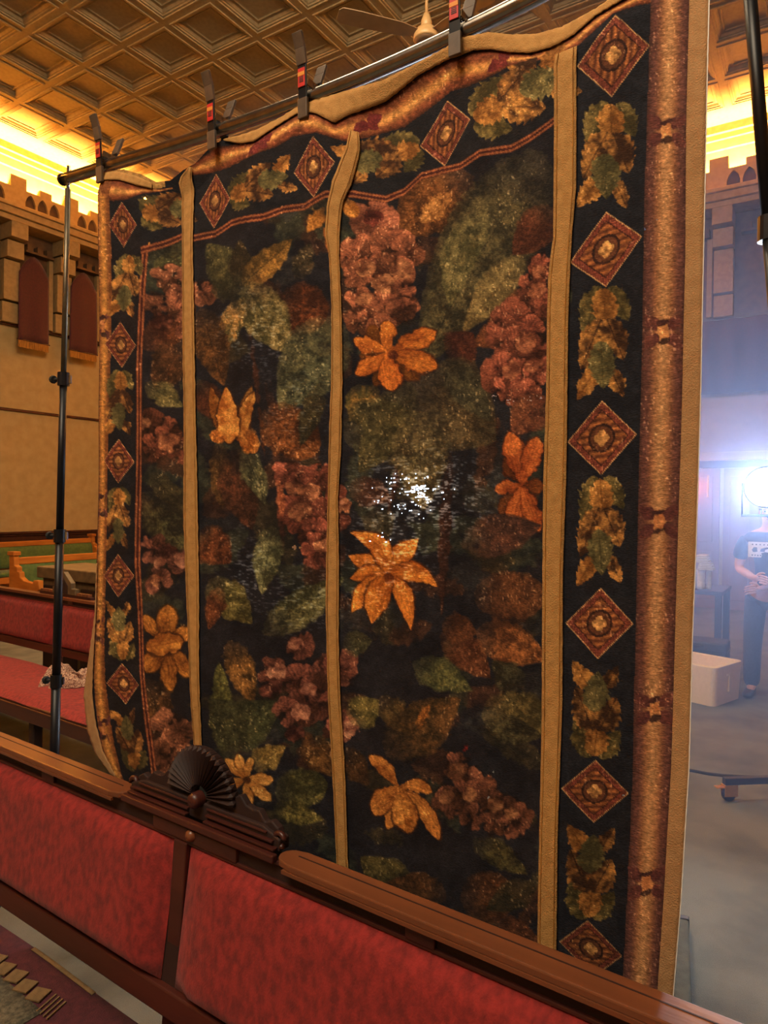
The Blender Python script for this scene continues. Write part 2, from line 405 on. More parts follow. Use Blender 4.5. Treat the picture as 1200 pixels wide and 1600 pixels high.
def vnoise(x, y, cell, seed=0, ysc=1.0):
    r = np.random.default_rng(seed); n = 256
    g = r.random((n, n)).astype(np.float32)
    xf, yf = x/cell, y/(cell*ysc)
    xi = np.floor(xf).astype(int); yi = np.floor(yf).astype(int)
    fx = (xf-xi); fy = (yf-yi); fx = fx*fx*(3-2*fx); fy = fy*fy*(3-2*fy)
    a = g[yi % n, xi % n]; b_ = g[yi % n, (xi+1) % n]; c = g[(yi+1) % n, xi % n]; d = g[(yi+1) % n, (xi+1) % n]
    return (a*(1-fx)+b_*fx)*(1-fy)+(c*(1-fx)+d*fx)*fy
N2 = vnoise(PX, PY, 2.2, 1); N5 = vnoise(PX, PY, 5, 2); N12 = vnoise(PX, PY, 12, 3); N40 = vnoise(PX, PY, 42, 4); NW = vnoise(PX, PY, 6, 6, 0.28)
NS = vnoise(PX, PY, 3.0, 8, 2.6)
colr = np.zeros((NV, NU, 3), np.float32)
worn = np.zeros((NV, NU), np.float32)
base = np.array([31, 29, 35], np.float32)
colr[:] = base+((N12-0.5)*10+(N40-0.5)*12)[..., None]
pxlo, pxhi = PX.min(0), PX.max(0)

def win(x0, x1, y0, y1):
    cs = np.nonzero((pxhi >= x0) & (pxlo <= x1))[0]
    if len(cs) == 0: return None
    c0, c1 = cs[0], cs[-1]+1
    a, b_ = PY[:, c0], PY[:, c1-1]
    rs = np.nonzero((np.maximum(a, b_) >= y0-25) & (np.minimum(a, b_) <= y1+25))[0]
    if len(rs) == 0: return None
    return (slice(rs[0], rs[-1]+1), slice(c0, c1))
def blend(w, a, c):
    a = a[..., None]; colr[w] = colr[w]*(1-a)+c*a
def sm(a, b_, x):
    t = np.clip((x-a)/(b_-a), 0, 1); return t*t*(3-2*t)
S0 = lambda x: np.clip(np.sin(x), 0, 1)
V3 = lambda c: np.array(c, np.float32)

def leaf(bx, by, tx, ty, hw, c0, c1, prof='leaf', ser=0.0, nser=7, side=0.25, vein=1.0, bend=0.0, rag=2.0, soft=1.6, alpha=1.0, edge=None, dark=0.0, glow=False, rim=0.5):
    L = math.hypot(tx-bx, ty-by); ux, uy = (tx-bx)/L, (ty-by)/L; nx, ny = -uy, ux
    m = hw*1.3+abs(bend)*L+6
    w = win(min(bx, tx)-m, max(bx, tx)+m, min(by, ty)-m, max(by, ty)+m)
    if w is None: return
    x, y = PX[w]-bx, PY[w]-by
    t = (x*ux+y*uy)/L+(N5[w]-0.5)*0.03; tc = np.clip(t, 0, 1)
    sd = (x*nx+y*ny)-bend*L*4*tc*(1-tc)
    if prof == 'leaf': wd = S0(PI*tc**0.75)**0.8
    elif prof == 'petal': wd = S0(PI*np.clip(tc**1.5, 0, 1))**0.6*0.9+0.12*(1-tc)
    elif prof == 'pointed': wd = S0(PI*np.clip(0.04+0.96*tc, 0, 1)**0.85)**0.9
    else: wd = np.sqrt(np.clip(1-(2*tc-1)**2, 0, 1))
    if ser: wd = wd*(1-ser*((tc*nser) % 1.0))
    half = hw*wd+((N5[w]-0.5)*rag*2+(N12[w]-0.5)*rag*2)*np.sqrt(wd+1e-4)
    e = half-np.abs(sd)
    a = sm(0, soft, e)*(t > 0)*(t < 1)*alpha
    q = np.abs(sd)/(hw*wd+0.5)
    vv = np.abs(((tc*6-q*1.4+N12[w]*1.5) % 1.0)-0.5)*2
    sh = 0.36+side*np.sign(sd)*np.minimum(q*3, 1)*0.5+(N5[w]-0.5)*0.6+(N12[w]-0.5)*0.9+(N40[w]-0.5)*0.7+vein*(0.16*(vv-0.5))-vein*0.3*(np.abs(sd) < 1.2)
    if prof in ('petal', 'pointed'):
        st = np.abs(np.sin(sd*0.55+N12[w]*5))
        sh = sh*0.6+0.25+0.45*(tc-0.4)+0.26*(st-0.5)-rim*sm(0.72, 1.0, q)+0.12*(1-q)
    if glow:
        fine = np.abs(np.sin((np.abs(sd)*0.9-t*L*0.75)*0.8+N12[w]*5))
        sh = sh+0.30*(1-q)-0.10+0.30*(fine-0.5)*N5[w]+0.35*(N2[w]-0.5)
        a = a*(0.35+0.65*sm(0.0, 0.45, tc))*(1-0.38*sm(0.7, 1.0, q))
    if edge: sh = sh+edge*sm(0.6, 1.0, q)
    sh = np.clip(sh-dark, 0, 1)[..., None]
    blend(w, a, V3(c0)*(1-sh)+V3(c1)*sh)

def blossom(cx, cy, r, c0, c1, n=5, ph=0.0, sq=1.0):
    c0, c1 = [[t_*(x_*0.8+0.2*(c_[0]*0.45+c_[1]*0.45+c_[2]*0.1)) for x_, t_ in zip(c_, (0.86, 0.86, 0.78))] for c_ in (c0, c1)]
    R_ = np.random.default_rng(int(abs(cx*31+cy*17)))
    w = win(cx-r*1.5, cx+r*1.5, cy-r*1.5, cy+r*1.5)
    if w is None: return
    d = np.hypot(PX[w]-cx, PY[w]-cy)
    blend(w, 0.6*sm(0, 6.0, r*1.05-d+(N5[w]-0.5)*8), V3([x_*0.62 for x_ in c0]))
    if r < 20:
        leaf(cx-r*0.9, cy+r*0.4, cx+r, cy-r*0.3, r*0.85, [x_*0.9 for x_ in c0], [x_*1.12 for x_ in c1], prof='round', rag=4, soft=4, side=0.15, vein=0.3)
        return
    for i in range(n):
        a_ = ph+i*2*PI/n+R_.random()*0.7; l_ = r*(0.85+0.45*R_.random()); b_ = 0.62+0.55*R_.random()
        b_ *= 1.12 if math.sin(a_) < 0.2 else 0.85
        leaf(cx-math.cos(a_)*r*0.1, cy-math.sin(a_)*r*0.1, cx+math.cos(a_)*l_, cy+math.sin(a_)*l_, r*(0.52+0.2*R_.random()), [x_*b_*0.75 for x_ in c0], [x_*b_*1.1 for x_ in c1], prof='petal', rag=5, soft=5, side=0.2, vein=0.4, rim=0.12)

def interp_path(px, dens=200):
    p = np.array(px, float); d = np.r_[0, np.cumsum(np.hypot(*np.diff(p, axis=0).T))]
    t = np.linspace(0, d[-1], dens); return np.stack([np.interp(t, d, p[:, 0]), np.interp(t, d, p[:, 1])], 1)

def band_v(left, right, fn):
    """vertical band between two x(y) polylines; fn(k across 0..1, y)->colour,alpha"""
    la = np.array(left, float); ra = np.array(right, float)
    w = win(min(la[:, 0].min(), ra[:, 0].min())-3, max(la[:, 0].max(), ra[:, 0].max())+3, la[0, 1], la[-1, 1])
    if w is None: return
    x, y = PX[w], PY[w]
    xl = np.interp(y, la[:, 1], la[:, 0]); xr = np.interp(y, ra[:, 1], ra[:, 0])
    k = (x-xl)/(xr-xl+1e-6)
    a = ((k > 0) & (k < 1) & (y >= la[0, 1]) & (y <= la[-1, 1])).astype(np.float32)
    blend(w, a, fn(k, x, y, w))
def band_h(top, bot, fn):
    ta = np.array(top, float); ba = np.array(bot, float)
    w = win(max(ta[0, 0], ba[0, 0]), min(ta[-1, 0], ba[-1, 0]), min(ta[:, 1].min(), ba[:, 1].min())-3, max(ta[:, 1].max(), ba[:, 1].max())+3)
    if w is None: return
    x, y = PX[w], PY[w]
    yt = np.interp(x, ta[:, 0], ta[:, 1]); yb = np.interp(x, ba[:, 0], ba[:, 1])
    k = (y-yt)/(yb-yt+1e-6)
    a = ((k > 0) & (k < 1) & (x >= ta[0, 0]) & (x <= ta[-1, 0])).astype(np.float32)
    blend(w, a, fn(k, x, y, w))

def diamond(T_, R_, B_, L_, vert=True, br=1.0):
    P = [np.array(q, float) for q in (T_, R_, B_, L_)]
    c = sum(P)/4; A = (P[1]-P[3])/2; Bv = (P[2]-P[0])/2
    det = A[0]*Bv[1]-A[1]*Bv[0]
    xs = [q[0] for q in P]; ys = [q[1] for q in P]
    w = win(min(xs)-3, max(xs)+3, min(ys)-3, max(ys)+3)
    if w is None: return
    x, y = PX[w]-c[0], PY[w]-c[1]
    a = (x*Bv[1]-y*Bv[0])/det; b_ = (A[0]*y-A[1]*x)/det
    d = np.abs(a)+np.abs(b_)+(N5[w]-0.5)*0.02
    al = sm(1.0, 0.97, d)
    st = np.abs((((a if vert else b_)*5.2+(b_ if vert else a)*0.35) % 1.0)-0.5)*2
    col = V3((74, 40, 28))[None, None]*(1-st[..., None])+V3((150, 92, 52))*st[..., None]
    r = np.sqrt(a*a+b_*b_)
    th = np.arctan2(b_, a)
    quat = 0.22*(0.7+0.3*np.abs(np.cos(2*th)))
    col = np.where((r < 0.36)[..., None], V3((84, 50, 34)), col)
    col = np.where((np.abs(r-0.35) < 0.035)[..., None], V3((48, 28, 24)), col)
    g = np.clip(0.4+0.8*(N5[w]-0.3)-b_*0.8, 0, 1)[..., None]
    col = np.where((r < quat)[..., None], V3((112, 76, 44))*(1-g)+V3((196, 144, 86))*g, col)
    fr = d > 0.72
    dash = ((np.abs(np.floor((a-b_)*14)+np.floor((a+b_)*14)) % 2) < 1)
    fcol = np.where(dash[..., None], V3((112, 58, 44)), V3((90, 44, 36)))
    col = np.where(fr[..., None], fcol, col)
    col = np.where((np.abs(d-0.74) < 0.022)[..., None], V3((54, 28, 24)), col)
    col = np.where((d > 0.955)[..., None], V3((186, 140, 94)), col)
    col = col*(0.92+0.4*N5[w])[..., None]*br
    blend(w, al, col)

OL, OLh = (62, 54, 32), (134, 114, 66)
GR, GRh = (70, 64, 40), (128, 114, 70)
GO, GOh = (112, 70, 34), (206, 144, 74)
BR, BRh = (58, 36, 24), (126, 78, 42)
def garland(P0, P1, wd, ser=0.35, k=1.0):
    P0 = np.array(P0, float); P1 = np.array(P1, float); A = P1-P0; n = np.array([-A[1], A[0]]); n = n/np.linalg.norm(n)*wd
    if n[0] < 0 or (abs(n[0]) < 1e-6 and n[1] < 0): n = -n
    q = lambda t, o: tuple(P0+A*t+n*o)
    lw = np.linalg.norm(A)
    def lf(b0, b1, t0, t1, hw, c, ch, s_=ser, sd=0.2):
        leaf(*q(b0, b1), *q(t0, t1), hw*wd*1.22, [x*k*1.05 for x in c], [x*k*1.08 for x in ch], ser=s_*0.6, nser=6, side=sd, rag=2.2, edge=0.18)
    lf(0.0, -0.15, 0.46, -0.62, 0.42, OL, OLh)
    lf(0.0, 0.2, 0.30, 0.85, 0.36, OL, OLh)
    lf(0.02, 0.0, 0.42, 0.12, 0.40, GO, GOh)
    lf(0.28, -0.05, 0.74, -0.72, 0.42, BR, GOh)
    lf(0.28, 0.12, 0.64, 0.72, 0.46, BR, GOh)
    lf(0.70, -0.15, 1.0, -0.85, 0.30, GO, GOh)
    lf(0.70, 0.25, 0.97, 0.75, 0.26, BR, GOh)
    lf(0.48, -0.05, 0.90, 0.06, 0.44, GR, GRh)

# --- field
def L_(*a, **k):
    k.setdefault('soft', 3.5); k.setdefault('rag', 3.0); k.setdefault('glow', True); leaf(*a, **k)
# dim undergrowth woven into the dark ground
for i_ in range(150):
    cx_ = 225+rng.random()*640; cy_ = 300+rng.random()*1180; a_ = rng.random()*2*PI; l_ = 30+rng.random()*45
    p_ = (((38,34,27),(78,66,44)), ((36,38,34),(70,72,54)), ((46,29,25),(86,54,38)), ((34,32,36),(58,58,56)))[int(rng.integers(4))]
    leaf(cx_-l_*math.cos(a_), cy_-l_*math.sin(a_), cx_+l_*math.cos(a_), cy_+l_*math.sin(a_), 14+rng.random()*22, p_[0], p_[1], soft=7, rag=5, alpha=0.75, vein=0.6)
DK, DKh = (40, 36, 28), (74, 64, 42)
RB, RBh = (62, 34, 24), (116, 66, 40)
# stems
for p in (((392,470),(420,720),5),((420,600),(455,720),10),((440,700),(446,860),9),((700,700),(690,960),11),((640,640),(600,820),8),((480,1010),(470,1140),6)):
    L_(p[0][0], p[0][1], p[1][0], p[1][1], p[2], (42,26,24), (66,40,32), prof='round', vein=0)
# left of tape A
L_(300,375,232,430,22, DK,(84,80,50)); L_(215,540,300,500,26, RB,RBh); L_(285,530,240,610,34, (44,30,22),(92,58,36))
L_(226,600,285,635,20, GR,GRh); L_(222,770,300,870,38, DK,(98,94,58)); L_(230,740,300,800,20,DK,DKh)
L_(228,1060,265,1170,30, (48,34,24),(110,72,40))
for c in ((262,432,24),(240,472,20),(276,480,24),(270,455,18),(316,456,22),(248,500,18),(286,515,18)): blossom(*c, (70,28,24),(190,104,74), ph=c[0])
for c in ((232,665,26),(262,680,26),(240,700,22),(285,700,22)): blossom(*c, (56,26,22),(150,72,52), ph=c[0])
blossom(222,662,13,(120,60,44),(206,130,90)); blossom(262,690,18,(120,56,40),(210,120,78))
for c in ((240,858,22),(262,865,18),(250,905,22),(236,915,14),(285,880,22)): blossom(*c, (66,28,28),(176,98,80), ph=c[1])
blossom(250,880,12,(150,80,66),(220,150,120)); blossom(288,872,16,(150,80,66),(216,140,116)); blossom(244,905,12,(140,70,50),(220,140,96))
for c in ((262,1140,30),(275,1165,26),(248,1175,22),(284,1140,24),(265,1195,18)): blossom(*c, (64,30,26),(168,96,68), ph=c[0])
# gold lily left
def lily(cx, cy, pts, hw, c0=(128,66,26), c1=(226,150,66), prof='petal'):
    for (tx, ty, k) in pts:
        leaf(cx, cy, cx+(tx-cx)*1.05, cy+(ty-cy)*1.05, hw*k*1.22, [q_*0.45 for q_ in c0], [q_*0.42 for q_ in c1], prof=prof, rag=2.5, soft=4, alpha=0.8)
        leaf(cx, cy, tx, ty, hw*k, c0, c1, prof=prof, side=0.3, vein=0.7, rag=1.8)
lily(258,1006, ((222,962,0.7),(300,984,0.75),(300,1056,0.85),(268,1080,0.85),(228,1050,0.95),(264,945,1.0)), 18, (92,48,22), (204,132,58))
leaf(224,1014,290,1000,22,(60,32,18),(80,44,24),prof='round',soft=4,alpha=0.8); leaf(228,1012,287,1001,18,(140,80,34),(232,156,70),prof='round',side=0.35,rag=3)
# between tapes A and B
L_(395,470,318,378,40, (44,42,30),(92,84,52)); L_(384,450,378,375,24, (40,34,26),(70,56,38)); L_(384,448,466,376,24, (84,62,32),(186,132,62), side=0.5)
L_(440,470,512,500,44, (58,30,20),(122,66,38),prof='round'); L_(470,440,492,380,18,DK,(86,70,50))
L_(388,445,458,556,40, (70,64,38),(170,146,92), side=-0.3, edge=0.2); L_(386,468,346,548,24, (74,66,40),(190,140,78))
L_(312,480,352,605,32, (52,34,22),(112,72,38)); L_(532,500,440,640,52, (52,52,40),(112,108,74)); L_(532,560,450,640,30, (40,42,34),(96,96,70))
L_(310,595,345,660,24, RB,(96,54,36)); L_(420,640,495,710,42, (58,32,20),(140,82,44),prof='round'); L_(505,600,470,700,20,DK,DKh)
L_(345,690,352,800,20,(52,36,24),(112,80,44)); L_(372,700,398,830,34,(46,30,24),(98,56,38),bend=0.05); L_(385,700,420,790,22,(50,50,38),(110,106,72))
L_(310,830,366,880,34,(60,32,22),(124,70,42)); L_(330,905,398,975,30,(60,54,30),(124,112,62)); L_(430,820,412,930,26,(58,58,40),(142,140,96))
L_(415,990,540,900,30,(54,52,34),(140,132,84)); L_(350,915,330,985,18,RB,RBh)
L_(362,1000,402,1100,26,(56,40,24),(150,104,54)); L_(352,1180,346,1030,22,(60,58,34),(116,112,60)); L_(345,1160,440,1095,40,(42,44,32),(82,82,52)); L_(398,1160,330,1090,34,(38,38,28),(70,68,44))
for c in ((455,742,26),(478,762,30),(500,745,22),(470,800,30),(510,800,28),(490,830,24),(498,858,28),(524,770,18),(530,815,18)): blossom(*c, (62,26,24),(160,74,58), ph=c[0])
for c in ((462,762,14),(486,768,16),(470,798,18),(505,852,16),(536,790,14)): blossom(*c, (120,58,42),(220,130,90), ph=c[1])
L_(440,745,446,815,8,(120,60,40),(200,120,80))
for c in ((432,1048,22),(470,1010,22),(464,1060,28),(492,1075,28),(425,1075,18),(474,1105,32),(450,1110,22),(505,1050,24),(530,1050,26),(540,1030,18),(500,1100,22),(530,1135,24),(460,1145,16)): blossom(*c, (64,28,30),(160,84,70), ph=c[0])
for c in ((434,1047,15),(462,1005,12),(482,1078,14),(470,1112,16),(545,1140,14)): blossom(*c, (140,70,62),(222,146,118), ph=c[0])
L_(480,1150,520,1215,28,(52,34,22),(120,84,46)); L_(395,1200,448,1165,22,(84,66,34),(168,136,74))
L_(430,1240,510,1225,34,(50,48,30),(120,110,62),prof='round'); L_(425,1260,505,1282,20,(56,52,30),(150,132,70)); L_(345,1200,365,1250,14,DK,(88,84,52))
# tulip
for (b0, b1, t0, t1, hw_, c_) in ((374,690,400,604,13,0.72),(352,684,330,602,11,0.85),(372,684,404,612,13,0.95),(362,694,355,604,18,1.15)):
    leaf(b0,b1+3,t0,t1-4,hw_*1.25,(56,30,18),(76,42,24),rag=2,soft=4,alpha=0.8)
    leaf(b0,b1,t0,t1,hw_,[x_*c_ for x_ in (138,76,30)],[min(250, x_*c_) for x_ in (224,158,80)],side=0.3,vein=0.5,rag=2)
L_(380,672,404,708,18,(130,70,28),(216,142,70),prof='round'); L_(350,672,336,690,14,(130,66,28),(206,124,54),prof='round')
# lily bottom between A and B
lily(388,1216, ((356,1184,0.6),(376,1176,0.55),(396,1182,0.55),(354,1228,0.75),(428,1218,0.75),(424,1250,0.7),(392,1262,0.6)), 15, (130,72,28),(222,160,84))
L_(385,1222,392,1212,8,(60,34,20),(80,44,24),prof='round')
# between B and C
L_(736,272,612,366,56,(60,36,22),(136,84,46),bend=0.05); L_(700,300,650,345,26,(110,68,34),(196,134,74),ser=0.4)
L_(855,240,650,575,78,(46,42,32),(104,92,60),bend=0.02,side=0.3); L_(760,330,700,480,34,(70,66,42),(136,122,78),bend=0.1); L_(818,400,720,520,30,(82,68,42),(146,124,78))
L_(872,330,800,400,34,(62,34,26),(104,60,42)); L_(860,440,735,540,40,(62,36,26),(120,70,44),bend=-0.1)
L_(700,560,740,520,34,(54,28,24),(88,48,36)); L_(560,600,558,665,24,(80,72,40),(176,128,64)); L_(585,600,545,660,22,(70,64,38),(160,116,58))
L_(540,690,640,640,50,(48,44,30),(92,82,52)); L_(640,590,776,690,80,(50,42,32),(96,80,54),side=0.2); L_(640,600,560,740,40,(48,44,30),(90,80,50)); L_(650,640,660,800,46,(56,48,34),(120,104,68))
L_(690,560,770,660,30,(44,42,34),(84,78,56)); L_(545,760,610,780,26,(54,34,30),(86,56,44)); L_(580,790,600,850,26,DK,(88,78,60))
for c in ((580,345,34),): blossom(*c, (104,44,36),(188,100,74), n=7)
blossom(580,338,16,(80,24,22),(150,60,48))
for c in ((560,396,30),(606,386,34),(632,392,26),(580,420,28),(612,425,32),(556,430,22),(620,460,28),(566,470,24),(595,480,30),(625,482,24),(560,500,22),(590,510,24)): blossom(*c, (74,30,26),(186,98,68), ph=c[0])
for c in ((570,418,16),(622,418,18),(595,440,18),(565,465,14)): blossom(*c, (130,64,44),(216,132,88), ph=c[0])
for c in ((848,420,24),(838,452,26),(850,480,22),(806,500,34),(830,520,30),(790,520,28),(812,545,32),(840,550,26),(786,585,32),(815,590,34),(840,580,26),(795,610,24),(825,615,26)): blossom(*c, (80,30,30),(184,88,66), ph=c[0])
for c in ((840,455,16),(822,535,18),(835,570,16),(800,578,16),(845,426,12)): blossom(*c, (134,62,46),(206,116,82), ph=c[0])
L_(855,620,800,680,32,(64,36,30),(120,72,50))
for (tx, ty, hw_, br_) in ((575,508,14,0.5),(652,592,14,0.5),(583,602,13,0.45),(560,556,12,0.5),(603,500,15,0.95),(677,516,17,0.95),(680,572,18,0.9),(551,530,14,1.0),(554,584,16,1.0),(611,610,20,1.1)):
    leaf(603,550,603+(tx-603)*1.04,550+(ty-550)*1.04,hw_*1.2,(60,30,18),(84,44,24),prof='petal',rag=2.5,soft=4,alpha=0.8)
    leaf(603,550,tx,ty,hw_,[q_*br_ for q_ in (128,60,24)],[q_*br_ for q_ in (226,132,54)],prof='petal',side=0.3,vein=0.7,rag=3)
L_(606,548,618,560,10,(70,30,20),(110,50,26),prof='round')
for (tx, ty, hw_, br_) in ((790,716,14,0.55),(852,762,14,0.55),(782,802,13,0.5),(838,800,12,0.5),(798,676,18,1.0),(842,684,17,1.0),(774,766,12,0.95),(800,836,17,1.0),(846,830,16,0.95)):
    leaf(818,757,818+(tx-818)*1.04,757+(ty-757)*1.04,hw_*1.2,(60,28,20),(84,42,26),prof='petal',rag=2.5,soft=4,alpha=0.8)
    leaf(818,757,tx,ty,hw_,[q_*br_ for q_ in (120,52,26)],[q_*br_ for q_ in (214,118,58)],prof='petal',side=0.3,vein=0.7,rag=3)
L_(720,850,850,820,36,(56,38,34),(98,62,48))
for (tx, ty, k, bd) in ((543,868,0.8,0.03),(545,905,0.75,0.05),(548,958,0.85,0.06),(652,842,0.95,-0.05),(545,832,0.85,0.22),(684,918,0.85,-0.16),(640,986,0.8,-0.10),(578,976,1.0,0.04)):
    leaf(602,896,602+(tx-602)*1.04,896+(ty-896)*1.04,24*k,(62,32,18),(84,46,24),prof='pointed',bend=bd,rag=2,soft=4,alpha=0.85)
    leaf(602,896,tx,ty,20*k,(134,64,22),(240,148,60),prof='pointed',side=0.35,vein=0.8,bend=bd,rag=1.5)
leaf(598,898,612,908,9,(96,44,18),(150,80,34),prof='round')
L_(690,985,770,1060,30,RB,(106,64,42)); L_(740,930,858,930,40,(62,38,28),(112,70,44),prof='round'); L_(745,985,860,1030,36,(80,48,30),(168,104,58),side=0.3); L_(690,975,745,990,26,(60,36,26),(108,66,42))
L_(645,1035,740,1080,28,(54,56,38),(116,112,66)); L_(820,1080,770,1030,26,DK,(74,70,50)); L_(755,1110,862,1125,42,(62,54,34),(132,112,66),prof='round',side=0.3); L_(760,1130,850,1150,24,DK,(92,84,56))
L_(545,1130,590,1095,30,(60,56,32),(128,112,62)); L_(535,1010,580,1000,22,DK,(76,72,50)); L_(590,1090,650,1150,24,(56,44,28),(104,80,46)); L_(600,1180,720,1090,44,(52,40,26),(110,76,44)); L_(650,1140,672,1100,10,(110,66,32),(200,124,60))
L_(530,1170,575,1230,24,(42,30,22),(80,54,34))
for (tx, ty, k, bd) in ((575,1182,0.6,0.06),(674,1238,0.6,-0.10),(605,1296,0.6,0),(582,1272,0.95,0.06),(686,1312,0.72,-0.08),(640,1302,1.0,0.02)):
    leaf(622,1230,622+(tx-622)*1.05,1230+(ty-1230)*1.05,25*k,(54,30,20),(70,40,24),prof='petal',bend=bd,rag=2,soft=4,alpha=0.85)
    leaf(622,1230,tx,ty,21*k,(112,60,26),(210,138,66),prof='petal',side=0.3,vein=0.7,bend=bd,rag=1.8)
L_(622,1238,636,1305,18,(140,78,30),(230,160,80),prof='leaf')
for c in ((715,1195,22),(735,1215,22),(700,1250,26),(730,1240,26),(760,1225,18),(770,1250,22),(795,1265,26),(815,1275,20),(775,1285,22),(740,1275,20),(805,1295,18)): blossom(*c, (58,28,26),(150,82,62), ph=c[0])
for c in ((714,1205,18),(698,1245,14),(735,1240,12),(775,1255,14),(800,1268,12)): blossom(*c, (110,60,42),(196,124,84), ph=c[0])
for c in ((730,1165,4),(738,1176,4),(726,1172,3)): blossom(*c, (120,20,22),(190,40,40))
L_(640,1400,560,1340,34,(44,40,26),(92,80,46)); L_(700,1400,600,1380,30,(48,32,22),(92,60,36)); L_(740,1310,830,1365,22,DK,(84,76,46)); L_(720,1400,820,1400,44,(50,32,24),(90,56,36)); L_(840,1380,760,1420,26,DK,(64,52,36)); L_(760,1440,850,1470,26,(56,34,26),(96,58,40))
# gold buds near tape B top
L_(512,326,486,368,13,(140,84,34),(220,150,74)); L_(538,310,556,338,14,(150,90,38),(228,156,76),prof='round'); L_(520,330,516,400,10,(120,66,30),(176,104,52))

# --- borders
INNER_L = [(224,384),(218,450),(213,560),(210,700),(208,880),(213,980),(217,1050),(226,1130),(236,1210)]
def wood_line(k, x, y, w):
    e = np.abs(k-0.5)*2
    c = V3((150,88,56))*np.ones(k.shape+(1,), np.float32)
    c = np.where((e < 0.35)[..., None], V3((72,34,30)), c); c = np.where((e > 0.82)[..., None], V3((88,46,34)), c)
    return c*(0.86+0.28*N12[w])[..., None]
# dark border grounds
band_v([(163,300),(160,400),(155,640),(148,900),(146,1000),(150,1100),(180,1230)], [(232,300),(224,384),(213,560),(210,700),(208,880),(213,980),(217,1050),(226,1130),(240,1230)], lambda k,x,y,w: (V3((30,28,33))+((N12[w]-0.5)*10)[..., None]))
band_h([(150,250),(300,240),(480,160),(700,60),(960,-60),(1110,-80)], [(150,400),(225,390),(278,365),(298,368),(333,363),(363,347),(417,342),(483,327),(513,306),(550,300),(600,308),(627,295),(653,270),(683,262),(717,257),(750,240),(800,234),(833,218),(872,196),(905,180),(1030,150),(1110,150)], lambda k,x,y,w: (V3((30,29,34))+((N12[w]-0.5)*10)[..., None]))
band_v([(905,-100),(905,180),(900,420),(892,600),(880,900),(876,1100),(870,1600)], [(1025,-100),(1014,200),(1007,400),(1003,600),(997,1000),(985,1300),(970,1600)], lambda k,x,y,w: (V3((30,30,37))+((N12[w]-0.5)*10)[..., None]))
band_v(INNER_L, [(x+9, y) for x, y in INNER_L], wood_line)
TL = [(222,386),(250,375),(278,361),(298,364),(333,358),(363,342),(417,337),(450,325),(483,321),(513,300),(550,296),(600,303),(627,290),(653,264),(683,256),(717,251),(750,233),(800,228),(833,212),(872,188),(905,172)]
band_h(TL, [(x, y+12) for x, y in TL], wood_line)

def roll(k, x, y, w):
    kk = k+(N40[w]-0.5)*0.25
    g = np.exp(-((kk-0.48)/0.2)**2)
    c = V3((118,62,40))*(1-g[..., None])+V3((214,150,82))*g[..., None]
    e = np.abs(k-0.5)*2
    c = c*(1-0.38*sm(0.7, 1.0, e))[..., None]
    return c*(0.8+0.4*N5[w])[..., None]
# top roll
RT = [(296,262),(337,229),(380,226),(403,224),(440,200),(477,177),(500,182),(527,196),(547,181),(600,157),(653,117),(700,93),(740,80),(767,80),(800,87),(833,90),(867,82),(900,63),(933,30),(980,2),(1030,-30)]
RBm = [(296,273),(350,262),(403,246),(440,236),(467,219),(500,212),(540,222),(560,216),(627,193),(667,163),(700,138),(733,131),(767,121),(800,109),(840,103),(872,98),(910,80),(960,27),(1000,12),(1030,6)]
band_h([(150,240),(258,255)], [(163,285),(193,285),(217,292),(240,296),(258,292)], lambda k,x,y,w: V3((168,128,74))*(0.9+0.2*N5[w])[..., None])
band_h(RT, RBm, roll)
band_h([(163,284),(193,283),(217,291),(250,296),(268,292)], [(163,312),(185,318),(205,314),(225,303),(250,299),(268,294)], roll)
# left roll
RL = [(162,280),(160,400),(157,600),(153,760),(149,900),(147,1000),(146,1060),(150,1120),(158,1170),(172,1210),(185,1240)]
RLr = [(180,280),(178,400),(172,600),(167,760),(163,900),(162,1000),(163,1060),(168,1120),(176,1170),(187,1210),(200,1240)]
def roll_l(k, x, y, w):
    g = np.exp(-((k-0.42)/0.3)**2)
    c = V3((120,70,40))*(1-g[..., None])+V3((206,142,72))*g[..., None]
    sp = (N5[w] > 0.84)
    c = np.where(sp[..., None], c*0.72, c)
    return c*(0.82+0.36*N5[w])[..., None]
band_v(RL, RLr, roll_l)
# right roll
RR = [(1022,-90),(1018,0),(1012,200),(1007,400),(1003,600),(999,800),(995,1000),(990,1200),(981,1400),(974,1530),(970,1620)]
RRr = [(1080,-90),(1077,0),(1074,200),(1073,400),(1068,600),(1062,800),(1056,1000),(1050,1200),(1039,1400),(1030,1530),(1026,1620)]
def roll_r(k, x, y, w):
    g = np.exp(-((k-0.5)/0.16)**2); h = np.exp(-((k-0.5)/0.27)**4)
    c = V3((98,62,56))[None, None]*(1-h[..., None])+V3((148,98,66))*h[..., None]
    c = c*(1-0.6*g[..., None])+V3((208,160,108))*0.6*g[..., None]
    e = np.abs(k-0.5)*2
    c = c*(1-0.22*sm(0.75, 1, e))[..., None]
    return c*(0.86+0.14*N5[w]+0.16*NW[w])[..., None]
band_v(RR, RRr, roll_r)
def knot(cx, cy, hw, hh, ang=0.0):
    for sx in (-1, 1):
        for sy in (-1, 1):
            leaf(cx+sx*hw*0.25, cy+sy*hh*0.15, cx+sx*hw, cy+sy*hh*1.1, hw*0.34, (80,44,44),(110,64,56), prof='leaf', vein=0, side=0)
    leaf(cx, cy-hh*0.8, cx, cy+hh*0.8, hw*0.3, (170,104,64),(226,160,100), prof='round', vein=0)
    leaf(cx-hw*0.35, cy-hh*0.45, cx+hw*0.3, cy-hh*0.75, hh*0.22, (60,36,36),(74,44,40), prof='round', vein=0)
    leaf(cx-hw*0.3, cy+hh*0.75, cx+hw*0.35, cy+hh*0.45, hh*0.22, (60,40,36),(74,50,40), prof='round', vein=0)
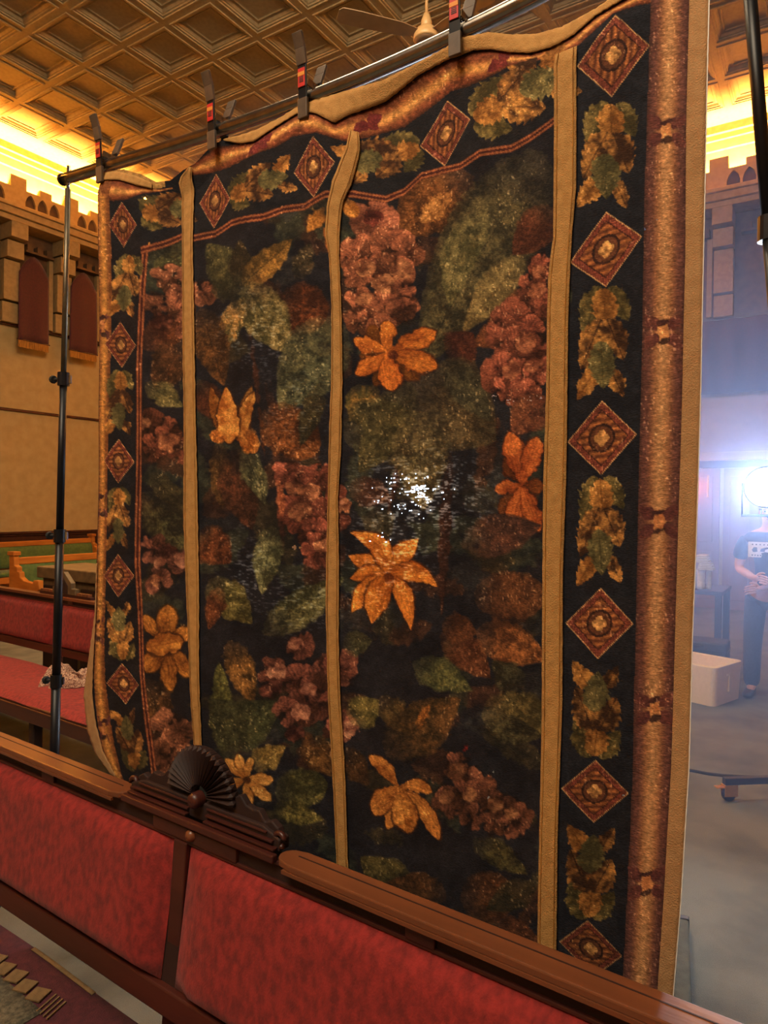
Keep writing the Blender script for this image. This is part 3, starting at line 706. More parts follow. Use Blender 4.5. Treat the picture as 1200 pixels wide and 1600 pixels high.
for cx, cy in ((1043,208),(1038,520),(1031,815),(1024,1107),(1011,1378)): knot(cx, cy, 30, 24)
for cx, cy in ((163,510),(158,790),(152,985),(160,1140)): knot(cx, cy, 9, 22)
def knot_h(cx, cy):
    for sx in (-1, 1): leaf(cx, cy, cx+sx*20, cy-sx*16, 9, (92,34,36),(120,50,46), vein=0, side=0); leaf(cx, cy, cx+sx*16, cy+8, 8, (92,34,36),(130,56,46), vein=0, side=0)
for cx, cy in ((412,228),(572,190),(782,98)): knot_h(cx, cy)
leaf(165,297,182,297,14,(120,70,40),(190,126,66),prof='round')

# garlands, then diamonds
garland((205,398),(190,498),25); garland((187,578),(184,684),23); garland((184,760),(182,862),22)
garland((190,1034),(182,936),23); garland((212,1205),(190,1106),26)
garland((958,165),(946,332),48, 0.35, 0.9); garland((946,450),(943,628),46, 0.35, 0.9); garland((940,745),(940,916),44, 0.35, 0.9)
garland((931,1182),(935,1032),46, 0.35, 0.8); garland((921,1433),(928,1285),45, 0.35, 0.8); garland((915,1610),(931,1525),44, 0.35, 0.8)
garland((356,306),(470,274),34, 0.5); garland((222,334),(302,318),33, 0.5)
garland((652,222),(530,264),40, 0.5); garland((735,184),(905,112),54, 0.5)
diamond((197,318),(217,352),(196,388),(177,354)); diamond((188,502),(213,540),(189,575),(165,538),False)
diamond((185,687),(208,720),(184,757),(162,718),False); diamond((184,865),(208,900),(184,933),(159,900),False); diamond((189,1037),(215,1070),(195,1102),(163,1068),False)
diamond((337,268),(355,310),(335,355),(301,315)); diamond((497,217),(525,255),(498,313),(465,275)); diamond((693,148),(735,187),(688,253),(652,227))
diamond((963,32),(1018,70),(958,162),(907,110)); diamond((947,332),(1009,373),(946,450),(897,416),False,1.08); diamond((942,628),(1000,678),(940,745),(890,690),False)
diamond((940,918),(994,972),(935,1030),(886,972),False); diamond((931,1184),(987,1238),(927,1283),(882,1229),False,0.95); diamond((921,1435),(973,1491),(931,1525),(876,1465),False,0.85)

# woven surface: fine flecks over everything
colr *= (0.80+0.26*N2+0.16*NW)[..., None]
worn_centre = np.exp(-(((PX-660)/90)**2+((PY-775)/65)**2))*1.0+0.55*np.exp(-(((PX-600)/70)**2+((PY-880)/60)**2))+0.45*np.exp(-(((PX-390)/40)**2+((PY-890)/60)**2))+0.45*np.exp(-(((PX-400)/60)**2+((PY-520)/60)**2))+0.4*np.exp(-(((PX-480)/60)**2+((PY-940)/50)**2))+0.3*np.exp(-(((PX-470)/50)**2+((PY-650)/80)**2))
backlit_flk = sm(0.70, 0.92, NW+0.25*np.clip(worn_centre, 0, 1))*np.clip(worn_centre, 0, 1)*sm(0.45, 0.7, N12+0.2)
colr += backlit_flk[..., None]*V3((112, 124, 134))*1.1  # pale flecks painted as lamp light coming through the worn weave
flk2 = sm(0.80, 0.97, N2*0.6+NS*0.4+0.1)*sm(0.35, 0.65, N40)*(np.abs(colr[..., 0]-colr[..., 2]) > 14)
colr += flk2[..., None]*V3((74, 64, 48))
# bare spots where warp and weft are gone: real gaps
for (cx, cy, rx, ry, am) in ((650,765,26,16,1.0),(645,780,60,40,0.45),(793,628,14,5,1.0),(772,618,22,10,0.55),(835,622,30,8,0.5),(462,856,4,6,1.0),(640,770,85,60,0.42),(600,850,60,40,0.30),(372,500,40,40,0.12)):
    worn = np.maximum(worn, am*np.exp(-(((PX-cx)/rx)**2+((PY-cy)/ry)**2)))
for (cx, cy) in ((1027,345),(1010,360),(773,1203),(765,1243),(228,310),(233,380),(402,210),(470,855),(640,380),(975,1240)):
    worn = np.maximum(worn, 1.2*np.exp(-(((PX-cx)/2.2)**2+((PY-cy)/2.2)**2)))
colr = np.clip(colr, 3, 250)/255.0
linc = np.where(colr <= 0.04045, colr/12.92, ((colr+0.055)/1.055)**2.4)

tap = empty('tapestry', (1.27, 1.0, 0.3), 'huge antique woven tapestry of flowers and leaves clamped to the horizontal steel pipe', 'tapestry')
VX = surf(Yg, Z)
co = np.stack([VX-1.27, Yg-1.0, Z-0.3], -1).reshape(-1, 3).astype(np.float32)
idx = np.arange(NU*NV).reshape(NV, NU)
q = np.stack([idx[:-1, :-1], idx[1:, :-1], idx[1:, 1:], idx[:-1, 1:]], -1).reshape(-1, 4)
# real holes through the cloth where the yarn has gone
wq = worn[:-1, :-1].reshape(-1); nq = (0.62*NW+0.38*N2)[:-1, :-1].reshape(-1)
keep = ~(nq > 1.02-0.62*wq)
q = q[keep]
me = bpy.data.meshes.new('woven_panel')
me.vertices.add(NU*NV); me.vertices.foreach_set('co', co.reshape(-1))
me.loops.add(len(q)*4); me.loops.foreach_set('vertex_index', q.reshape(-1).astype(np.int32))
me.polygons.add(len(q)); me.polygons.foreach_set('loop_start', np.arange(0, len(q)*4, 4, dtype=np.int32)); me.polygons.foreach_set('loop_total', np.full(len(q), 4, np.int32))
me.update(calc_edges=True)
at = me.color_attributes.new('dye', 'FLOAT_COLOR', 'POINT')
at.data.foreach_set('color', np.concatenate([linc.reshape(-1, 3), np.ones((NU*NV, 1))], 1).astype(np.float32).reshape(-1))
mt = bpy.data.materials.new('woven_wool'); mt.use_nodes = True; nt = mt.node_tree; bs = nt.nodes['Principled BSDF']
ca = nt.nodes.new('ShaderNodeVertexColor'); ca.layer_name = 'dye'
tc = nt.nodes.new('ShaderNodeTexCoord'); mp = nt.nodes.new('ShaderNodeMapping'); mp.inputs['Scale'].default_value = (1, 0.35, 1)
nt.links.new(tc.outputs['Object'], mp.inputs[0])
nz = nt.nodes.new('ShaderNodeTexNoise'); nz.inputs['Scale'].default_value = 520; nz.inputs['Detail'].default_value = 2; nt.links.new(mp.outputs[0], nz.inputs['Vector'])
mr = nt.nodes.new('ShaderNodeMapRange'); mr.inputs['From Min'].default_value = 0.3; mr.inputs['From Max'].default_value = 0.7; mr.inputs['To Min'].default_value = 0.72; mr.inputs['To Max'].default_value = 1.28
nt.links.new(nz.outputs[0], mr.inputs[0])
mx = nt.nodes.new('ShaderNodeVectorMath'); mx.operation = 'SCALE'; nt.links.new(ca.outputs[0], mx.inputs[0]); nt.links.new(mr.outputs[0], mx.inputs['Scale'])
nt.links.new(mx.outputs[0], bs.inputs['Base Color']); bs.inputs['Roughness'].default_value = 0.9; bs.inputs['Specular IOR Level'].default_value = 0.2
bp = nt.nodes.new('ShaderNodeBump'); bp.inputs['Strength'].default_value = 0.35; bp.inputs['Distance'].default_value = 0.004
nt.links.new(nz.outputs[0], bp.inputs['Height']); nt.links.new(bp.outputs[0], bs.inputs['Normal'])
link_mesh('woven_panel', me, mt, tap, smooth=True)
del D

def patch(name, A, Bp, m, off, n=90, k=5, solid=0.0015, lab=None, vertical=True):
    """strip of cloth between two edge lines, lying on the tapestry"""
    a = interp_path(A, n); b_ = interp_path(Bp, n)
    P = []
    for i in range(n):
        row = []
        for j in range(k):
            f = j/(k-1); u, v = a[i]*(1-f)+b_[i]*f
            p = at_x(u, v, 1.27)
            x = float(surf(p[1], p[2], off+0.0012*math.sin(i*2.9+j*0.7)*math.sin(i*0.83)))
            row.append((x-1.27, p[1]-1.0, p[2]-0.3))
        P.append(row)
    o = MB().grid(P).build(name, m, tap, smooth=True, solid=solid)
    if name == 'linen_tape':
        for f in (0.14, 0.86):
            path = []
            for i in range(n):
                u, v = a[i]*(1-f)+b_[i]*f; p = at_x(u, v, 1.27)
                path.append((float(surf(p[1], p[2], off+0.0021))-1.27, p[1]-1.0, p[2]-0.3))
            MB().tube(path, 0.0007, 4).build('stitch_line', M['fringe'], o)
    if lab: o['label'] = lab
    return o
TA = [(297,262),(279,281),(279,330),(281,380),(284,470),(287,600),(289,800),(295,950),(305,1100),(310,1173)]
TAr = [(302,262),(298,275),(298,330),(299,380),(303,470),(308,600),(312,800),(316,950),(319,1100),(321,1173)]
patch('linen_tape', TA, TAr, M['linen'], 0.005)
TB = [(549,205),(543,233),(525,283),(517,320),(513,367),(518,400),(521,480),(521,600),(517,700),(514,780),(511,870),(510,950),(512,1000),(515,1100),(520,1225),(525,1350),(530,1450)]
TBr = [(561,207),(563,233),(552,283),(537,320),(533,367),(532,400),(535,480),(537,600),(536,700),(530,780),(531,870),(531,950),(531,1000),(533,1100),(539,1225),(543,1350),(548,1450)]
patch('linen_tape', TB, TBr, M['linen'], 0.005)
TC = [(876,97),(872,110),(872,200),(871,300),(870,375),(862,430),(859,500),(857,600),(853,750),(852,900),(850,1100),(847,1300),(844,1480),(842,1560)]
TCr = [(908,84),(907,110),(907,200),(906,300),(899,375),(896,430),(893,500),(891,600),(888,750),(883,900),(882,1100),(876,1300),(874,1480),(872,1560)]
patch('linen_tape', TC, TCr, M['linen'], 0.005)
patch('linen_binding', RRr, [(1106,-85),(1107,0),(1104,200),(1100,400),(1096,600),(1088,850),(1082,1000),(1077,1200),(1065,1400),(1052,1560),(1046,1625)], M['linen2'], 0.004, n=120)
patch('rimlit_thread', [(1107,-85),(1107,0),(1104.5,200),(1100.5,400),(1096.5,600),(1088.5,850),(1082.5,1000),(1077.5,1200),(1065.5,1400),(1052.5,1560)], [(1109,-85),(1109,0),(1106,200),(1102,400),(1098,600),(1090,850),(1084,1000),(1079,1200),(1067,1400),(1054,1560)], M['thread'], 0.007, n=200, k=2, lab='selvage edge painted white for the lamp rim light')  # edge thread strip, its white standing for rim light from the lamp
patch('linen_binding', [(150,880),(147,960),(138,1030),(131,1085),(137,1140),(150,1180),(172,1212)], [(151,880),(149,960),(146,1030),(145,1085),(150,1130),(160,1175),(180,1216)], M['linen2'], 0.003, n=60)
# lining folded over the top edge
lt = [(163,272),(185,269),(215,276),(240,287)]
patch('lining_band', lt, [(163,284),(193,284),(217,291),(240,296)], M['linen'], 0.004, n=30)
patch('lining_band', [(352,219),(378,213),(405,204),(440,186),(478,162),(500,157),(560,139),(600,128),(650,103),(700,76),(720,62),(766,53),(800,57),(840,56),(880,45),(930,18),(960,-2),(1000,-30)],
      [(352,221),(378,226),(403,224),(440,200),(477,177),(500,182),(527,196),(547,181),(600,157),(653,117),(700,93),(740,80),(767,80),(800,87),(833,90),(867,82),(900,63),(933,30),(980,2),(1020,-24)], M['linen'], 0.004, n=140)

# ------------------------------------------------------------------ crossbar, stands, clamps
BARPX = [(100,280),(160,263),(233,238),(327,210),(400,185),(490,152),(600,107),(700,62),(800,13),(860,-18),(1000,-94),(1160,-190)]
_b = [at_x(u, v, 1.272) for u, v in BARPX]
BY = np.array([p[1] for p in _b]); BZs = np.array([p[2] for p in _b])
bfit = np.polyfit(BY, BZs, 3)
def bar_z(Y): return float(np.polyval(bfit, Y))
YB0, YB1 = float(BY[0])+0.005, 0.06
BZ = bar_z(1.0)
bar = empty('crossbar', (1.272, 1.0, BZ), 'long steel pipe sagging slightly above the tapestry', 'pipe')
def bl(Y): return (0, Y-1.0, bar_z(Y)-BZ)
MB().tube([bl(YB0+(YB1-YB0)*k/40) for k in range(41)], 0.0165, 24).build('tube', M['steel'], bar, smooth=True)
for Y in (YB0, YB1):
    MB().tube([bl(Y-0.004), bl(Y+0.004)], 0.018, 20).build('end_cap', M['black'], bar)

M['topsteel'] = mat('dull_steel', (96, 86, 70), 0.42, (110, 100, 82), 40, metal=0.8)
def stand(name, pts, label, legs, upper_r=0.0085, zs=(1.12, 1.57, 2.05), kd=1.0):
    """pts: pole line from the floor to the top pin"""
    root = empty(name, (pts[0][0], pts[0][1], 0), label, 'stand')
    P = [Vector(p)-Vector((pts[0][0], pts[0][1], 0)) for p in pts]
    at = lambda z: P[0]+(P[-1]-P[0])*((z-P[0].z)/(P[-1].z-P[0].z))
    ztop = P[-1].z
    MB().tube([at(0.60), at(zs[0])], 0.0145, 16).build('lower_tube', M['black'], root, smooth=True)
    MB().tube([at(zs[0]-0.02), at(zs[1])], 0.0128, 16).build('middle_tube', M['black'], root, smooth=True)
    MB().tube([at(zs[1]-0.02), at(zs[2])], 0.0112, 16).build('middle_tube', M['black'], root, smooth=True)
    MB().tube([at(zs[2]-0.02), at(ztop-0.07)], upper_r, 16).build('upper_tube', M['topsteel'] if upper_r < 0.01 else M['black'], root, smooth=True)
    MB().tube([at(ztop-0.08), at(ztop)], 0.005, 12).build('top_pin', M['chrome'], root, smooth=True)
    for z in zs:
        c = at(z)
        MB().tube([c-Vector((0,0,0.020)), c+Vector((0,0,0.020))], 0.0175, 16).build('collar', M['black'], root)
        b = MB(); b.tube([c, c+Vector((-0.010*kd, 0.030*kd, 0.0))], 0.005, 8)
        b.lathe([(0.001, -0.006), (0.011, -0.006), (0.013, 0.0), (0.011, 0.006), (0.001, 0.006)], c=(c.x-0.012*kd, c.y+0.034*kd, c.z), axis='y', n=10)
        b.build('knob', M['rubber'], root, smooth=False)
        MB().tube([c+Vector((0.012*kd,-0.012*kd,-0.012)), c+Vector((0.012*kd,-0.012*kd,0.012))], 0.007, 8).build('clip', M['chrome'], root)
    MB().tube([at(0.70), at(0.77)], 0.022, 16).build('leg_collar', M['black'], root)
    for a in legs:
        d = Vector((math.cos(a), math.sin(a), 0))
        f = P[0]+d*0.50+Vector((0,0,0.012))
        lg = MB().tube([at(0.74)+d*0.02, f], 0.010, 10).build('leg', M['black'], root, smooth=True)
        MB().tube([f-Vector((0,0,0.011)), f+Vector((0,0,0.012))], 0.014, 10).build('foot', M['rubber'], lg)
        MB().tube([at(0.61), at(0.74)+(f-at(0.74))*0.34], 0.006, 8).build('brace', M['black'], root)
    return root
stand('light_stand', [(1.272, 2.055, 0.0), (1.272, YB0-0.028, bar_z(YB0)+0.035)], 'tall black telescopic stand pole left of the tapestry holding the pipe', (1.57, 0.45, 5.1))
stand('light_stand', [(1.33, -0.085, 0.0), (1.312, 0.152, 2.74)], 'leaning dark stand pole at the top right edge beyond the tapestry', (0.35, 4.1, 5.2), 0.0105, (1.1, 1.5, 2.14), -0.6)

def clamp(u, v, label, h=1.0, lab=True):
    P = at_x(u, v, 1.27); Y = P[1]
    root = empty('spring_clamp', (bar_x(Y), Y, bar_z(Y)), label, 'clamp', group='spring clamps on the steel pipe')
    hw = 0.0125
    def arm(path, th, m, name, par=root, w=hw):
        b = MB(); n = len(path)
        for i in range(n-1):
            (xa, za), (xb, zb) = path[i], path[i+1]
            dx, dz = xb-xa, zb-za; L = math.hypot(dx, dz) or 1; ox, oz = -dz/L*th/2, dx/L*th/2
            pts = [(xa-ox, za-oz), (xb-ox, zb-oz), (xb+ox, zb+oz), (xa+ox, za+oz)]
            b.prism(pts, lambda a, c, d: (a, d, c), -w, w)
        return b.build(name, m, par, bevel=0.0012)
    # front arm: jaw below the pipe, label strip, vinyl grip
    jf = arm([(-0.021, -0.050), (-0.022, -0.012), (-0.024, 0.012), (-0.026, 0.066*h)], 0.004, M['black'], 'front_arm')
    arm([(-0.020, -0.054), (-0.022, -0.010)], 0.008, M['grip'], 'jaw_pad', jf, hw+0.001)
    arm([(-0.026, 0.064*h), (-0.033, 0.098*h), (-0.045, 0.128*h)], 0.008, M['grip'], 'grip', jf, hw+0.001)
    st = arm([(-0.0275, 0.014), (-0.0287, 0.056*h)], 0.0015, M['red'], 'sticker', jf, hw*0.8)
    arm([(-0.0292, 0.038), (-0.0297, 0.047*h)], 0.001, M['orange'], 'sticker_stripe', st, hw*0.8)
    bk = MB()
    for k in range(4):
        z = 0.024+0.0035*k; bk.box(-0.0292, -0.0285, -hw*0.5, hw*0.45, z, z+0.0018)
    bk.build('sticker_lettering', M['ink'], st)
    jb = arm([(0.021, -0.040), (0.022, -0.008), (0.026, 0.020), (0.028, 0.046*h)], 0.004, M['black'], 'back_arm')
    arm([(0.019, -0.046), (0.021, -0.014)], 0.008, M['grip'], 'jaw_pad', jb, hw+0.001)
    arm([(0.028, 0.044*h), (0.040, 0.074*h), (0.049, 0.098*h)], 0.008, M['grip'], 'grip', jb, hw+0.001)
    # side plates, spring and pivot
    for sy in (-1, 1):
        b = MB(); b.prism([(-0.024, 0.018), (0.024, 0.018), (0.020, 0.034), (-0.020, 0.034)], lambda a, c, d: (a, d, c), sy*0.0125, sy*0.0140); b.build('side_plate', M['clampmetal'], root)
    MB().tube([(0, -0.0165, 0.027), (0, 0.0165, 0.027)], 0.004, 10).build('pivot', M['chrome'], root)
    cp = [(0.0075*math.cos(k*0.7), -0.011+0.022*k/45, 0.027+0.0075*math.sin(k*0.7)) for k in range(46)]
    MB().tube(cp, 0.0012, 6).build('spring', M['chrome'], root)
    return root
clamp(165, 262, 'spring clamp nearest the left end of the pipe')
clamp(340, 206, 'spring clamp second from the left end of the pipe')
clamp(482, 155, 'spring clamp third from the left end of the pipe')
clamp(718, 53, 'spring clamp furthest to the right along the visible pipe')

# ------------------------------------------------------------------ pews
PA = math.atan(0.0421)
def pew(label, loc, rz, ya, yb, stile_y, crest):
    root = empty('pew', loc, label, 'pew', rz)
    def tilt(x, y, z): return (x-0.143*max(0.0, 0.91-z), y, z)
    ys = sorted(stile_y)
    cy_ = ys[0]+0.02 if crest else None
    # cap rails, split at the crest
    segs = [(ya, yb)]
    cc = crest
    if cc is not None: segs = [(ya, cc-0.255), (cc+0.255, yb)]
    for (a, b_) in segs:
        m = MB()
        pts = []
        x0, x1 = -0.056, 0.008
        def rounded(end, sgn):
            return [(x0+(x1-x0)*(0.5-0.5*math.cos(t)), end+sgn*0.05*math.sin(t)) for t in [PI*k/8 for k in range(9)]]
        poly = rounded(a, -1 if False else 1)[::1] if False else None
        ra = [(x0+(x1-x0)*k/8, a+0.045*(1-math.sqrt(max(0, 1-(2*k/8-1)**2)))) for k in range(9)]
        rb = [(x1-(x1-x0)*k/8, b_-0.045*(1-math.sqrt(max(0, 1-(2*k/8-1)**2)))) for k in range(9)]
        m.prism(ra+rb, lambda p, q_, d: (p, q_, d), 0.950, 0.965)
        cp = m.build('cap_rail', M['cap'], root, bevel=0.003)
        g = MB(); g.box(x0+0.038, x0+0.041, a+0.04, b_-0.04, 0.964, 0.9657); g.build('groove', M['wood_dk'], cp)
        g = MB(); g.box(x0-0.002, x0+0.004, a+0.03, b_-0.03, 0.944, 0.951); g.build('edge_bead', M['cap'], cp)
    # frieze rail with raised blocks and sunk fields
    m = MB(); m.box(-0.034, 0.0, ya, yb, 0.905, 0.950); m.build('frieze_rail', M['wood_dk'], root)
    m = MB(); m.box(-0.040, -0.030, ya, yb, 0.944, 0.953); m.box(-0.040, -0.030, ya, yb, 0.905, 0.913); m.build('frieze_moulding', M['wood'], root, bevel=0.002)
    c0 = cc if cc is not None else ys[0]
    k = -3
    while k < 4:
        c = c0+k*0.60
        for hw in ((0.14,) if k == 0 else (0.03,)):
            if c-hw > ya and c+hw < yb:
                m = MB(); m.box(-0.043, -0.030, c-hw, c+hw, 0.913, 0.944); m.build('frieze_block', M['wood'], root, bevel=0.002)
        k += 1
    if cc is not None:
        m = MB(); m.box(-0.052, -0.036, cc-0.255, cc+0.255, 0.950, 0.966); m.build('frieze_shelf', M['wood'], root, bevel=0.003)
        m = MB(); m.lathe([(0.001, -0.054), (0.008, -0.053), (0.013, -0.047), (0.015, -0.040)], axis='x', c=(0, cc+0.005, 0.932), n=14)
        m.build('boss', M['cap'], root, smooth=True)
    # back: plank behind, stiles, bottom rail, padded panels
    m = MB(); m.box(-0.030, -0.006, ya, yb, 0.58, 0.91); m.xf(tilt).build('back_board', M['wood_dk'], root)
    m = MB(); m.box(-0.046, 0.0, ya, yb, 0.545, 0.600); m.xf(tilt).build('bottom_rail', M['wood'], root, bevel=0.004)
    bounds = [ya]+[y for y in ys]+[yb]
    for y in ys:
        m = MB(); m.box(-0.046, 0.0, y-0.022, y+0.022, 0.0, 0.91)
        m.xf(lambda x, yy_, z: (x-0.143*(0.91-max(z, 0.45)), yy_, z)).build('stile', M['wood'], root, bevel=0.003)
    for a, b_ in zip(bounds[:-1], bounds[1:]):
        a0, b0 = a+0.024, b_-0.024
        P = []
        nz_, ny_ = 14, 26
        for i in range(nz_+1):
            z = 0.602+(0.905-0.602)*i/nz_
            row = []
            for j in range(ny_+1):
                y = a0+(b0-a0)*j/ny_
                e = min(1, min(i, nz_-i)/2.2); f = min(1, min(y-a0, b0-y)/0.05)
                bul = 0.034*math.sqrt(max(0, e*(2-e)))*math.sqrt(max(0, f*(2-f)))
                row.append(tilt(-0.032-bul, y, z))
            P.append(row)
        MB().grid(P).build('back_cushion', M['velvet'], root, smooth=True)
    # seat: padded red top over a wooden frame
    P = []
    for i in range(13):
        x = -0.075-0.60*i/12
        row = []
        for j in range(41):
            y = ya+(yb-ya)*j/40
            e = min(1, min(i, 12-i)/1.6); row.append((x, y, 0.425+0.03*math.sqrt(e*(2-e))+0.004*math.sin(j*1.1)))
        P.append(row)
    MB().grid(P).build('seat_cushion', M['velvet'], root, smooth=True)
    m = MB(); m.box(-0.675, -0.075, ya, yb, 0.385, 0.428); m.box(-0.685, -0.655, ya, yb, 0.33, 0.415); m.build('seat_frame', M['wood'], root, bevel=0.006)
    for y in (ya+0.05, (ya+yb)/2-0.35, (ya+yb)/2+0.72, yb-0.05):
        m = MB(); m.box(-0.62, -0.56, y-0.03, y+0.03, 0.0, 0.39); m.build('front_leg', M['wood_dk'], root, bevel=0.006)
    return root
pw = pew('red velvet pew with shell crest, nearest in front of the tapestry', (1.0742, 0, 0), -PA, -0.75, 2.95, (1.236, ), 1.197)
# shell crest of the near pew: stepped gable, radiating shell and hub
cy = 1.197
b = MB()
xs = lambda a, z, d: (d, a, z)
b.prism([(cy-0.25, 0.963), (cy+0.25, 0.963), (cy+0.25, 0.988), (cy+0.20, 1.004), (cy-0.20, 1.004), (cy-0.25, 0.988)], xs, -0.026, 0.004)
cr = b.build('crest_block', M['wood_dk'], pw, bevel=0.003)
for z0, d, hw in ((0.968, -0.040, 0.245), (0.980, -0.034, 0.235), (0.993, -0.030, 0.215)):
    for sg in (-1, 1):
        b = MB(); b.prism([(cy+sg*0.030, z0), (cy+sg*hw, z0), (cy+sg*hw, z0+0.0045), (cy+sg*0.030, z0+0.0045)], xs, d, -0.024); b.build('crest_rib', M['wood'], cr, bevel=0.001)
for sg in (-1, 1):
    pts = [(cy+sg*0.245, 0.985)]
    for q_ in range(9):
        t = q_/8; pts.append((cy+sg*(0.235-0.15*t), 1.004+0.045*t+0.008*math.sin(q_*2.4)))
    pts += [(cy+sg*0.06, 1.0)]
    b = MB(); b.prism(pts, xs, -0.016, 0.002); b.build('leaf_carving', M['wood_dk'], cr, bevel=0.003)
    b = MB(); b.tube([(-0.02, cy+sg*(0.245+0.014*math.cos(t)), 0.985+0.014*math.sin(t)) for t in [0.5*k for k in range(12)]], 0.006, 8); b.build('scroll', M['wood'], cr, smooth=True)
nr = 21
for i in range(nr):
    a0 = PI*(i+0.04)/nr; a1 = PI*(i+0.96)/nr; am = (a0+a1)/2
    r0, r1 = 0.022, 0.108
    z0 = 1.016
    V = [(-0.020, cy+r0*math.cos(a0), z0+r0*math.sin(a0)), (-0.020, cy+r0*math.cos(a1), z0+r0*math.sin(a1)),
         (-0.024, cy+r1*math.cos(a1), z0+r1*math.sin(a1)), (-0.024, cy+r1*math.cos(a0), z0+r1*math.sin(a0)),
         (-0.029, cy+(r0+0.006)*math.cos(am), z0+(r0+0.006)*math.sin(am)), (-0.033, cy+(r1-0.006)*math.cos(am), z0+(r1-0.006)*math.sin(am)),
         (-0.024, cy+(r1+0.005)*math.cos(am), z0+(r1+0.005)*math.sin(am)),
         (-0.006, cy+r0*math.cos(a0), z0+r0*math.sin(a0)), (-0.006, cy+r0*math.cos(a1), z0+r0*math.sin(a1)), (-0.006, cy+r1*math.cos(a1), z0+r1*math.sin(a1)), (-0.006, cy+r1*math.cos(a0), z0+r1*math.sin(a0))]
    F = [(0,4,5,3), (4,1,2,5), (0,1,4), (3,5,6), (5,2,6), (7,10,9,8), (0,3,10,7), (1,8,9,2), (3,6,10), (6,2,9), (10,6,9), (0,7,8,1)]
    MB().add(V, F).build('shell_rib', M['wood_dk'], cr)
b = MB(); b.lathe([(0.001, -0.050), (0.011, -0.049), (0.016, -0.045), (0.018, -0.038), (0.018, -0.02)], axis='x', c=(0, cy, 1.010), n=18); b.build('shell_hub', M['wood'], cr, smooth=True)

# far pew, one row beyond the tapestry, with a gabled crest
p2 = pew('red velvet pew with gabled crest, one row beyond the tapestry', (2.905, 0, 0), -PA, 1.6, 7.4, (2.9, 4.83, 6.75), None)
b = MB(); gy = 4.80
b.prism([(gy-0.34, 0.962), (gy+0.34, 0.962), (gy+0.34, 0.985), (gy-0.34, 0.985)], xs, -0.03, 0.0)
b.build('crest_plinth', M['wood'], p2, bevel=0.003)
b = MB(); b.prism([(gy-0.15, 0.985), (gy+0.15, 0.985), (gy+0.15, 1.03), (gy+0.1, 1.03), (gy+0.1, 1.07), (gy, 1.15), (gy-0.1, 1.07), (gy-0.1, 1.03), (gy-0.15, 1.03)], xs, -0.035, 0.0)
g = b.build('crest_gable', M['carved'], p2, bevel=0.003)
b = MB(); b.prism([(gy-0.055, 0.99), (gy+0.055, 0.99), (gy+0.055, 1.05), (gy, 1.105), (gy-0.055, 1.05)], xs, -0.039, -0.034); b.build('gable_recess', M['wood_dk'], g)
for sg in (-1, 1):
    for k in range(6):
        y = gy+sg*(0.175+0.026*k); b = MB(); b.box(-0.034, 0.0, y-0.008, y+0.008, 0.985, 1.003); b.build('dentil', M['cap'], p2)

# folded patterned textile lying on the near seat
tx = empty('folded_textile', (1.0, 1.6, 0.456), 'dark maroon folded textile with beige stepped border lying on the near pew seat', 'textile', -PA)
md = mat('maroon_pile', (66, 25, 36), 0.95, (80, 33, 44), 60, 5, 0.4, 300)
me_b = mat('beige_border', (106, 84, 54), 0.95, (122, 98, 64), 60, 5, 0.4, 300)
me_g = mat('grey_green_weave', (62, 60, 50), 0.95, (104, 98, 80), 90, 4, 0.4, 300)
fz = lambda x, y: 0.016+0.003*math.sin(y*9+x*5)
m = MB().grid([[(-0.46+0.515*j/16, -0.9+1.85*i/40, fz(-0.46+0.515*j/16, -0.9+1.85*i/40)) for j in range(17)] for i in range(41)])
m.build('maroon_field', md, tx, smooth=True, solid=0.018)
m = MB().grid([[(-0.44+0.385*j/10, -0.06+0.9*i/24, 0.0105+fz(-0.44+0.385*j/10, -0.06+0.9*i/24)) for j in range(11)] for i in range(25)])
m.build('woven_field', me_g, tx, smooth=True, solid=0.003)
m = MB().grid([[(0.044+0.011*j/2, -0.1+0.28*i/12, 0.0108+fz(0.05, -0.1+0.28*i/12)) for j in range(3)] for i in range(13)])
m.build('edging', me_b, tx, smooth=True, solid=0.002)
for k in range(9):
    y = 0.0+0.052*k; x = -0.034-0.004*(k % 2)
    m = MB(); m.box(-0.021, 0.021, -0.021, 0.021, 0, 0.005)
    o = m.build('border_square', me_b, tx, bevel=0.001); o.location = (x, y, 0.0105+fz(x, y)); o.rotation_euler = (0, 0, 0.35)
for k in range(4):
    m = MB(); m.box(-0.03, 0.03, -0.002, 0.002, 0, 0.003); o = m.build('border_stripe', me_b, tx); o.location = (-0.035, -0.04-0.014*k, 0.0105+fz(-0.035, -0.05)); o.rotation_euler = (0, 0, 0.3)

# mottled scarf left on the far pew's seat
def at_seat(u, v): return at_z(u, v, 0.47)
c = at_seat(112, 1066)
sf = empty('scarf', (c[0], c[1], 0.46), 'mottled pinkish brown scarf dropped in a heap on the far pew seat', 'scarf')
ctr = [at_seat(88, 1062), at_seat(100, 1064), at_seat(112, 1070), at_seat(126, 1066), at_seat(138, 1060)]
b = MB()
for i in range(22):
    pass
rows = []
nn = 40
for i in range(nn):
    t = i/(nn-1)*(len(ctr)-1); k = min(int(t), len(ctr)-2); f = t-k
    p = ctr[k]*(1-f)+ctr[k+1]*f; q_ = (ctr[k+1]-ctr[k]); q_ = q_/np.linalg.norm(q_); nrm = np.array([-q_[1], q_[0], 0])
    wv = 0.10+0.05*math.sin(i*0.5)*0.6+0.03*(i < 12); rows.append([])
    for j in range(13):
        a = -1+2*j/12
        h = 0.055*math.sqrt(max(0, 1-a*a))*(1+0.6*math.sin(i*0.37+1))+0.016*math.sin(j*2.1+i*0.6)*math.sqrt(max(0, 1-a*a))+(0.05 if i < 12 else 0)*max(0, 1-abs(a)*1.1)
        w_ = p+nrm*wv*a
        rows[-1].append((w_[0]-c[0], w_[1]-c[1], max(0.0, h)))
